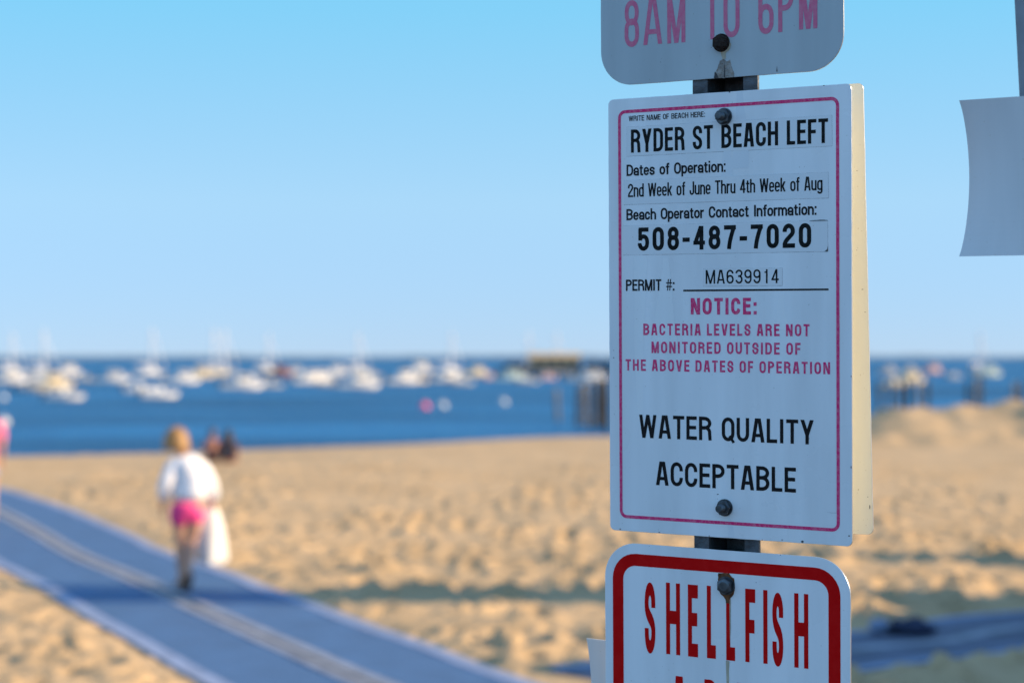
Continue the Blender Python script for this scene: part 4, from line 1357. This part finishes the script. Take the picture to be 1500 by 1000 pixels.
def hand(J, E, wrist, tag_, d, side):
    """palm, four unequal fingers and a thumb; d is the hand's direction, side the thumb's"""
    w = Vector(J[wrist][:3]); d = Vector(d).normalized(); s_ = Vector(side).normalized()
    q = d.cross(s_).normalized()
    pa = w + d * .05
    J['palm' + tag_] = (*pa, .024, .034); E.append((wrist, 'palm' + tag_))
    for i, (ln, off) in enumerate(((.060, .030), (.070, .010), (.066, -.010), (.052, -.029))):
        b = pa + d * .035 + s_ * off; c = b + d * ln * .55 + q * .012; e = c + d * ln * .35 + q * .022
        for nme, p, r_ in (('k', b, .010), ('m', c, .0088), ('t', e, .0072)):
            J['%s%d%s' % (nme, i, tag_)] = (*p, r_)
        E += [('palm' + tag_, 'k%d%s' % (i, tag_)), ('k%d%s' % (i, tag_), 'm%d%s' % (i, tag_)), ('m%d%s' % (i, tag_), 't%d%s' % (i, tag_))]
    b = w + d * .03 + s_ * .035; c = b + d * .03 + s_ * .02 + q * .012; e = c + d * .025 + q * .01
    for nme, p, r_ in (('a', b, .012), ('b', c, .0105), ('c', e, .009)):
        J['th' + nme + tag_] = (*p, r_)
    E += [(wrist, 'tha' + tag_), ('tha' + tag_, 'thb' + tag_), ('thb' + tag_, 'thc' + tag_)]

def face(par, c, f, up, r):
    """eyes, mouth on the front of a head; f forward, up up"""
    c, f, up = Vector(c), Vector(f).normalized(), Vector(up).normalized(); s_ = f.cross(up)
    for k in (-1, 1):
        bm = bmesh.new(); add_ball(bm, c + f * r * .93 + s_ * k * .031 + up * .005, .011, u=10, v=8); from_bm('eye', bm, M['eye'], par, smooth=True)
    bm = bmesh.new(); add_ball(bm, c + f * r * .90 - up * .062, .014, (1.6, .7, .45), 10, 8); from_bm('mouth', bm, M['lip'], par, smooth=True)

def head_parts(J, E, neck, c, f, up):
    """skull, jaw, nose and ears as branches of the body's skeleton"""
    c, f, up = Vector(c), Vector(f).normalized(), Vector(up).normalized(); s_ = f.cross(up).normalized()
    J['head0'] = (*(c - up * .05), .066, .072); E.append((neck, 'head0'))
    J['head1'] = (*(c + up * .02), .078, .090); E.append(('head0', 'head1'))
    J['head2'] = (*(c + up * .075), .062, .070); E.append(('head1', 'head2'))
    J['chin'] = (*(c - up * .085 + f * .055), .030); E.append(('head0', 'chin'))
    J['nose'] = (*(c - up * .012 + f * .108), .011); E.append(('head1', 'nose'))
    for k, n_ in ((-1, 'L'), (1, 'R')):
        J['ear' + n_] = (*(c + s_ * k * .088 - f * .008 - up * .005), .014, .024); E.append(('head1', 'ear' + n_))

def hair_cap(par, c, f, r, m, length, seed=1, wid=1.0):
    """a bob or a short crop: a shell round the skull, open at the face"""
    c, f = Vector(c), Vector(f).normalized(); up = Vector((0, 0, 1)); s_ = f.cross(up).normalized()
    bm = bmesh.new()
    n, k = 40, 22
    rg = []
    for j in range(k + 1):
        ring = []
        for i in range(n):
            a = 6.28318 * i / n
            fr_ = math.cos(a)                                  # 1 at the face
            low = length * (1 - .95 * max(0, fr_) ** .6)
            t = j / k
            th = t * math.pi * .52
            ext = max(0.0, (t - .8) / .2) * low
            rad = r * (math.sin(min(th, math.pi / 2)) if t < .95 else 1.0) * (1 + .05 * noise.noise((i * .9, j * .2, seed))) * (1 + .14 * ext / max(length, .01) * wid)
            z = r * 1.12 * math.cos(min(th, math.pi / 2)) - ext + .012 * noise.noise((i * 1.7, j * .6, seed + 4))
            ring.append(bm.verts.new(c + f * (math.cos(a) * rad * 1.08 - .012) + s_ * math.sin(a) * rad + up * (z + .01)))
        rg.append(ring)
    for a, b in zip(rg, rg[1:]):
        for i in range(n):
            bm.faces.new((a[i], a[(i + 1) % n], b[(i + 1) % n], b[i]))
    bmesh.ops.remove_doubles(bm, verts=bm.verts, dist=.0005)
    o = from_bm('hair', bm, m, par, smooth=True)
    md = o.modifiers.new('thick', 'SOLIDIFY'); md.thickness = .014
    return o

# ---- the woman walking away along the mat; local frame: x to her right, y ahead, z up
g = ground(274, 866, GZ)
ZF = .05
wo = tag(empty('person', (g.x, g.y, GZ + ZF), R(26)), 'person in white long-sleeved shirt and pink shorts walking away along the blue mat', 'person')
J = {'pelvis': (0.0, 0, .87, .125, .10), 'belly': (.012, .015, 1.00, .115, .085), 'chest': (.03, .05, 1.18, .135, .095), 'upper': (.035, .085, 1.31, .11, .075), 'neck': (.00, .12, 1.385, .048), 'neck2': (-.02, .15, 1.43, .046),
     'hipL': (-.085, 0, .82, .092), 'thighL': (-.07, .045, .66, .078), 'kneeL': (-.05, .07, .46, .054), 'calfL': (-.048, .045, .30, .053), 'ankleL': (-.045, .02, .07, .034), 'heelL': (-.045, -.015, .03, .03), 'ballL': (-.05, .12, .022, .03), 'toeL': (-.052, .175, .018, .02),
     'hipR': (.085, 0, .82, .092), 'thighR': (.082, .02, .66, .078), 'kneeR': (.050, .04, .46, .054), 'calfR': (.005, -.08, .33, .052), 'ankleR': (-.055, -.22, .17, .034), 'heelR': (-.06, -.255, .165, .028), 'ballR': (-.05, -.18, .05, .028), 'toeR': (-.048, -.145, .025, .02),
     'shL': (-.11, .075, 1.28, .062), 'elL': (-.205, .05, 1.05, .042), 'wrL': (-.20, .16, .86, .028),
     'shR': (.15, .075, 1.275, .062), 'elR': (.245, .03, 1.04, .042), 'wrR': (.285, .09, .84, .028)}
E_ = [('pelvis', 'belly'), ('belly', 'chest'), ('chest', 'upper'), ('upper', 'neck'), ('neck', 'neck2'), ('upper', 'shL'), ('upper', 'shR'), ('shL', 'elL'), ('elL', 'wrL'), ('shR', 'elR'), ('elR', 'wrR')]
for s_ in 'LR':
    E_ += [('pelvis', 'hip' + s_), ('hip' + s_, 'thigh' + s_), ('thigh' + s_, 'knee' + s_), ('knee' + s_, 'calf' + s_), ('calf' + s_, 'ankle' + s_), ('ankle' + s_, 'heel' + s_), ('ankle' + s_, 'ball' + s_), ('ball' + s_, 'toe' + s_)]
hand(J, E_, 'wrL', 'L', (.0, .25, -1), (.3, 1, 0)); hand(J, E_, 'wrR', 'R', (0, .15, -1), (-.2, 1, 0))
HC = Vector((-.07, .17, 1.535)); HF = Vector((-.1, 1, -.25))
head_parts(J, E_, 'neck2', HC, HF, (0, .2, 1))
body = skinned('body', J, E_, M['skin'], wo, 'pelvis')
face(body, HC, HF, (0, .2, 1), .1)
hair_cap(wo, HC + Vector((0, -.01, .0)), (-.1, 1, 0), .118, M['hair_blond'], .11)
sj = {'hem': (0.02, 0, .865, .20, .155), 'belly': (.03, .01, 1.00, .195, .145), 'chest': (.035, .045, 1.18, .17, .135), 'upper': (.025, .08, 1.30, .12, .10), 'col': (.005, .115, 1.375, .062),
      'shL': (-.105, .075, 1.275, .088), 'elL': (-.205, .045, 1.06, .080), 'cuL': (-.20, .12, .91, .056), 'shR': (.145, .075, 1.27, .09), 'elR': (.245, .025, 1.05, .085), 'cuR': (.272, .075, .885, .060)}
shirt = skinned('shirt', sj, [('hem', 'belly'), ('belly', 'chest'), ('chest', 'upper'), ('upper', 'col'), ('upper', 'shL'), ('shL', 'elL'), ('elL', 'cuL'), ('upper', 'shR'), ('shR', 'elR'), ('elR', 'cuR')], M['shirt_white'], wo, 'hem')
tx_ = bpy.data.textures.new('folds', 'CLOUDS'); tx_.noise_scale = .11
for o in (shirt,):
    md = o.modifiers.new('folds', 'DISPLACE'); md.texture = tx_; md.strength = .03; md.mid_level = .5
pj = {'waist': (0.005, .0, .91, .15, .125), 'seat': (0, -.005, .83, .155, .13), 'hL': (-.09, .0, .79, .112), 'eL': (-.08, .04, .615, .098), 'hR': (.09, 0, .79, .112), 'eR': (.085, .02, .62, .098)}
shorts = skinned('shorts', pj, [('waist', 'seat'), ('seat', 'hL'), ('hL', 'eL'), ('seat', 'hR'), ('hR', 'eR')], M['shorts_pink'], wo, 'seat')
for s_, (ax, ay, az) in (('L', (-.047, .07, .012)), ('R', (-.055, -.20, .055))):
    bm = bmesh.new(); add_box(bm, (ax, ay, az), (.10, .26, .022), Matrix.Rotation(-.9 if s_ == 'R' else 0, 3, 'X')); bmesh.ops.bevel(bm, geom=bm.edges[:], offset=.009, segments=2, affect='EDGES')
    from_bm('sandal', bm, M['sandal'], wo)
# the towel hanging from her right hand
tw = tag(empty('towel', wo.matrix_basis @ Vector((.285, .11, .80)), R(26)), 'long white towel hanging from the right hand of the walking person', 'towel')
v, f = [], []
nu, nv = 16, 30
for j in range(nv + 1):
    t = j / nv
    wd = .045 + .085 * min(1, t * 2.2) + .01 * math.sin(t * 9)
    for i in range(nu):
        a = 6.28318 * i / nu
        rr_ = 1 + .20 * math.sin(a * 4 + t * 3) + .08 * noise.noise((math.cos(a) * 2, math.sin(a) * 2, t * 4))
        v.append((math.cos(a) * wd * rr_ + .02 * t, math.sin(a) * wd * .62 * rr_ + .01, .05 - .61 * t + (.03 * math.sin(a * 2 + 1) if j == nv else 0)))
for j in range(nv):
    for i in range(nu):
        f.append((j * nu + i, j * nu + (i + 1) % nu, (j + 1) * nu + (i + 1) % nu, (j + 1) * nu + i))
f.append(tuple(range(nu))); f.append(tuple(nv * nu + i for i in range(nu))[::-1])
from_py('cloth', v, f, M['towel'], tw, smooth=True)
bm = bmesh.new()
for k in range(26):
    a = 6.28318 * k / 26
    add_cyl(bm, (.02 + math.cos(a) * .125, math.sin(a) * .078 + .01, -.545), (.02 + math.cos(a) * .13, math.sin(a) * .08 + .01, -.60), .004, .002, 5)
from_bm('fringe', bm, M['towel'], tw)

for o in (wo, tw):
    o.scale = (1.02, .95, .93)
tw.location = wo.location + Matrix.Rotation(R(26), 3, 'Z') @ Vector((.285, .11, .80)) * .93

# ---- two people sitting on the sand by the water
def sitter(px, py, skin, hairm, topm, legm, lab, turn, hlen, hw=1.0):
    g = ground(px, py, GZ)
    t = tag(empty('person', (g.x, g.y, GZ + .03), R(turn)), lab, 'person', 'people sitting by the water')
    J = {'pelvis': (0, 0, .12, .135, .11), 'belly': (0, -.01, .27, .115, .09), 'chest': (0, .02, .43, .13, .095), 'upper': (0, .05, .535, .10, .075), 'neck': (0, .075, .61, .05), 'neck2': (0, .09, .645, .048)}
    E_ = [('pelvis', 'belly'), ('belly', 'chest'), ('chest', 'upper'), ('upper', 'neck'), ('neck', 'neck2')]
    for s_, k in (('L', -1), ('R', 1)):
        J.update({'hip' + s_: (k * .09, .06, .11, .09), 'knee' + s_: (k * .13, .42, .43, .056), 'calf' + s_: (k * .12, .50, .25, .05), 'ankle' + s_: (k * .11, .56, .05, .034), 'toe' + s_: (k * .12, .70, .022, .024),
                  'sh' + s_: (k * .17, .05, .525, .058), 'el' + s_: (k * .22, .22, .36, .04), 'wr' + s_: (k * .13, .40, .47, .028)})
        E_ += [('pelvis', 'hip' + s_), ('hip' + s_, 'knee' + s_), ('knee' + s_, 'calf' + s_), ('calf' + s_, 'ankle' + s_), ('ankle' + s_, 'toe' + s_), ('upper', 'sh' + s_), ('sh' + s_, 'el' + s_), ('el' + s_, 'wr' + s_)]
        hand(J, E_, 'wr' + s_, s_, (-k * .5, .8, -.3), (-k * .6, 0, 1))
    hc = Vector((0, .115, .745))
    head_parts(J, E_, 'neck2', hc, (0, 1, -.05), (0, 0, 1))
    b = skinned('body', J, E_, skin, t, 'pelvis')
    face(b, hc, (0, 1, -.05), (0, 0, 1), .1)
    hair_cap(t, hc + Vector((0, -.012, 0)), (0, 1, 0), .110, hairm, hlen, 3, hw)
    if topm:
        skinned('shirt', {'hem': (0, -.005, .15, .16, .135), 'b': (0, -.01, .28, .15, .12), 'c': (0, .02, .44, .155, .12), 'u': (0, .05, .54, .12, .09), 'n': (0, .07, .595, .06), 'l': (-.175, .055, .52, .078), 'le': (-.215, .15, .43, .066), 'r': (.175, .055, .52, .078), 're': (.215, .15, .43, .066)},
                [('hem', 'b'), ('b', 'c'), ('c', 'u'), ('u', 'n'), ('u', 'l'), ('l', 'le'), ('u', 'r'), ('r', 're')], topm, t, 'hem')
    skinned('shorts', {'w': (0, 0, .19, .15, .125), 's': (0, .02, .12, .165, .13), 'l': (-.10, .1, .14, .105), 'le': (-.125, .31, .33, .085), 'r': (.10, .1, .14, .105), 're': (.125, .31, .33, .085)},
            [('w', 's'), ('s', 'l'), ('l', 'le'), ('s', 'r'), ('r', 're')], legm, t, 's')
    t.scale = (.85, .85, .85)
    return t
sitter(311, 681, M['skin_tan'], M['hair_brown'], None, M['navy_cloth'], 'bare-backed tanned person sitting on the sand facing the water, left of the couple', 6, .05, .6)
sitter(333, 682, M['skin_tan'], M['hair_dark'], M['dark_cloth'], M['dark_cloth'], 'person in black with long dark hair sitting by the water, right of the couple', -4, .26)

# ---- the person in pink just at the left edge of the view
g = ground(-21, 778, GZ)
pn = tag(empty('person', (g.x, g.y, GZ + ZF), R(15)), 'person in a pink top standing on the blue mat at the left edge', 'person')
J = {'pelvis': (0, 0, .90, .13, .105), 'belly': (0, .0, 1.03, .115, .09), 'chest': (0, .01, 1.22, .14, .10), 'upper': (0, .01, 1.36, .11, .08), 'neck': (0, .02, 1.44, .048), 'neck2': (0, .03, 1.49, .046)}
E_ = [('pelvis', 'belly'), ('belly', 'chest'), ('chest', 'upper'), ('upper', 'neck'), ('neck', 'neck2')]
for s_, k in (('L', -1), ('R', 1)):
    J.update({'hip' + s_: (k * .09, 0, .84, .092), 'knee' + s_: (k * .085, .03, .47, .055), 'calf' + s_: (k * .085, .0, .32, .054), 'ankle' + s_: (k * .08, -.01, .07, .036), 'toe' + s_: (k * .09, .15, .022, .026),
              'sh' + s_: (k * .17, .01, 1.355, .062), 'el' + s_: (k * .215, -.02, 1.08, .042), 'wr' + s_: (k * .20, .13, .88, .028)})
    E_ += [('pelvis', 'hip' + s_), ('hip' + s_, 'knee' + s_), ('knee' + s_, 'calf' + s_), ('calf' + s_, 'ankle' + s_), ('ankle' + s_, 'toe' + s_), ('upper', 'sh' + s_), ('sh' + s_, 'el' + s_), ('el' + s_, 'wr' + s_)]
    hand(J, E_, 'wr' + s_, s_, (0, .2, -1), (-k * .2, 1, 0))
hc = Vector((0, .05, 1.60))
head_parts(J, E_, 'neck2', hc, (0, 1, 0), (0, 0, 1))
b = skinned('body', J, E_, M['skin'], pn, 'pelvis')
face(b, hc, (0, 1, 0), (0, 0, 1), .1)
hair_cap(pn, hc + Vector((0, -.012, 0)), (0, 1, 0), .112, M['hair_brown'], .18, 5)
skinned('shirt', {'hem': (0, 0, .86, .165, .135), 'b': (0, 0, 1.03, .15, .12), 'c': (0, .01, 1.22, .165, .125), 'u': (0, .01, 1.365, .125, .095), 'n': (0, .015, 1.43, .062), 'l': (-.175, .01, 1.345, .082), 'le': (-.22, -.01, 1.12, .066), 'r': (.175, .01, 1.345, .082), 're': (.22, -.01, 1.12, .066)},
        [('hem', 'b'), ('b', 'c'), ('c', 'u'), ('u', 'n'), ('u', 'l'), ('l', 'le'), ('u', 'r'), ('r', 're')], M['top_pink'], pn, 'hem')
skinned('shorts', {'w': (0, 0, .92, .145, .12), 's': (0, 0, .84, .155, .13), 'l': (-.09, 0, .80, .112), 'le': (-.09, .01, .62, .10), 'r': (.09, 0, .80, .112), 're': (.09, .01, .62, .10)}, [('w', 's'), ('s', 'l'), ('l', 'le'), ('s', 'r'), ('r', 're')], M['canvas'], pn, 's')
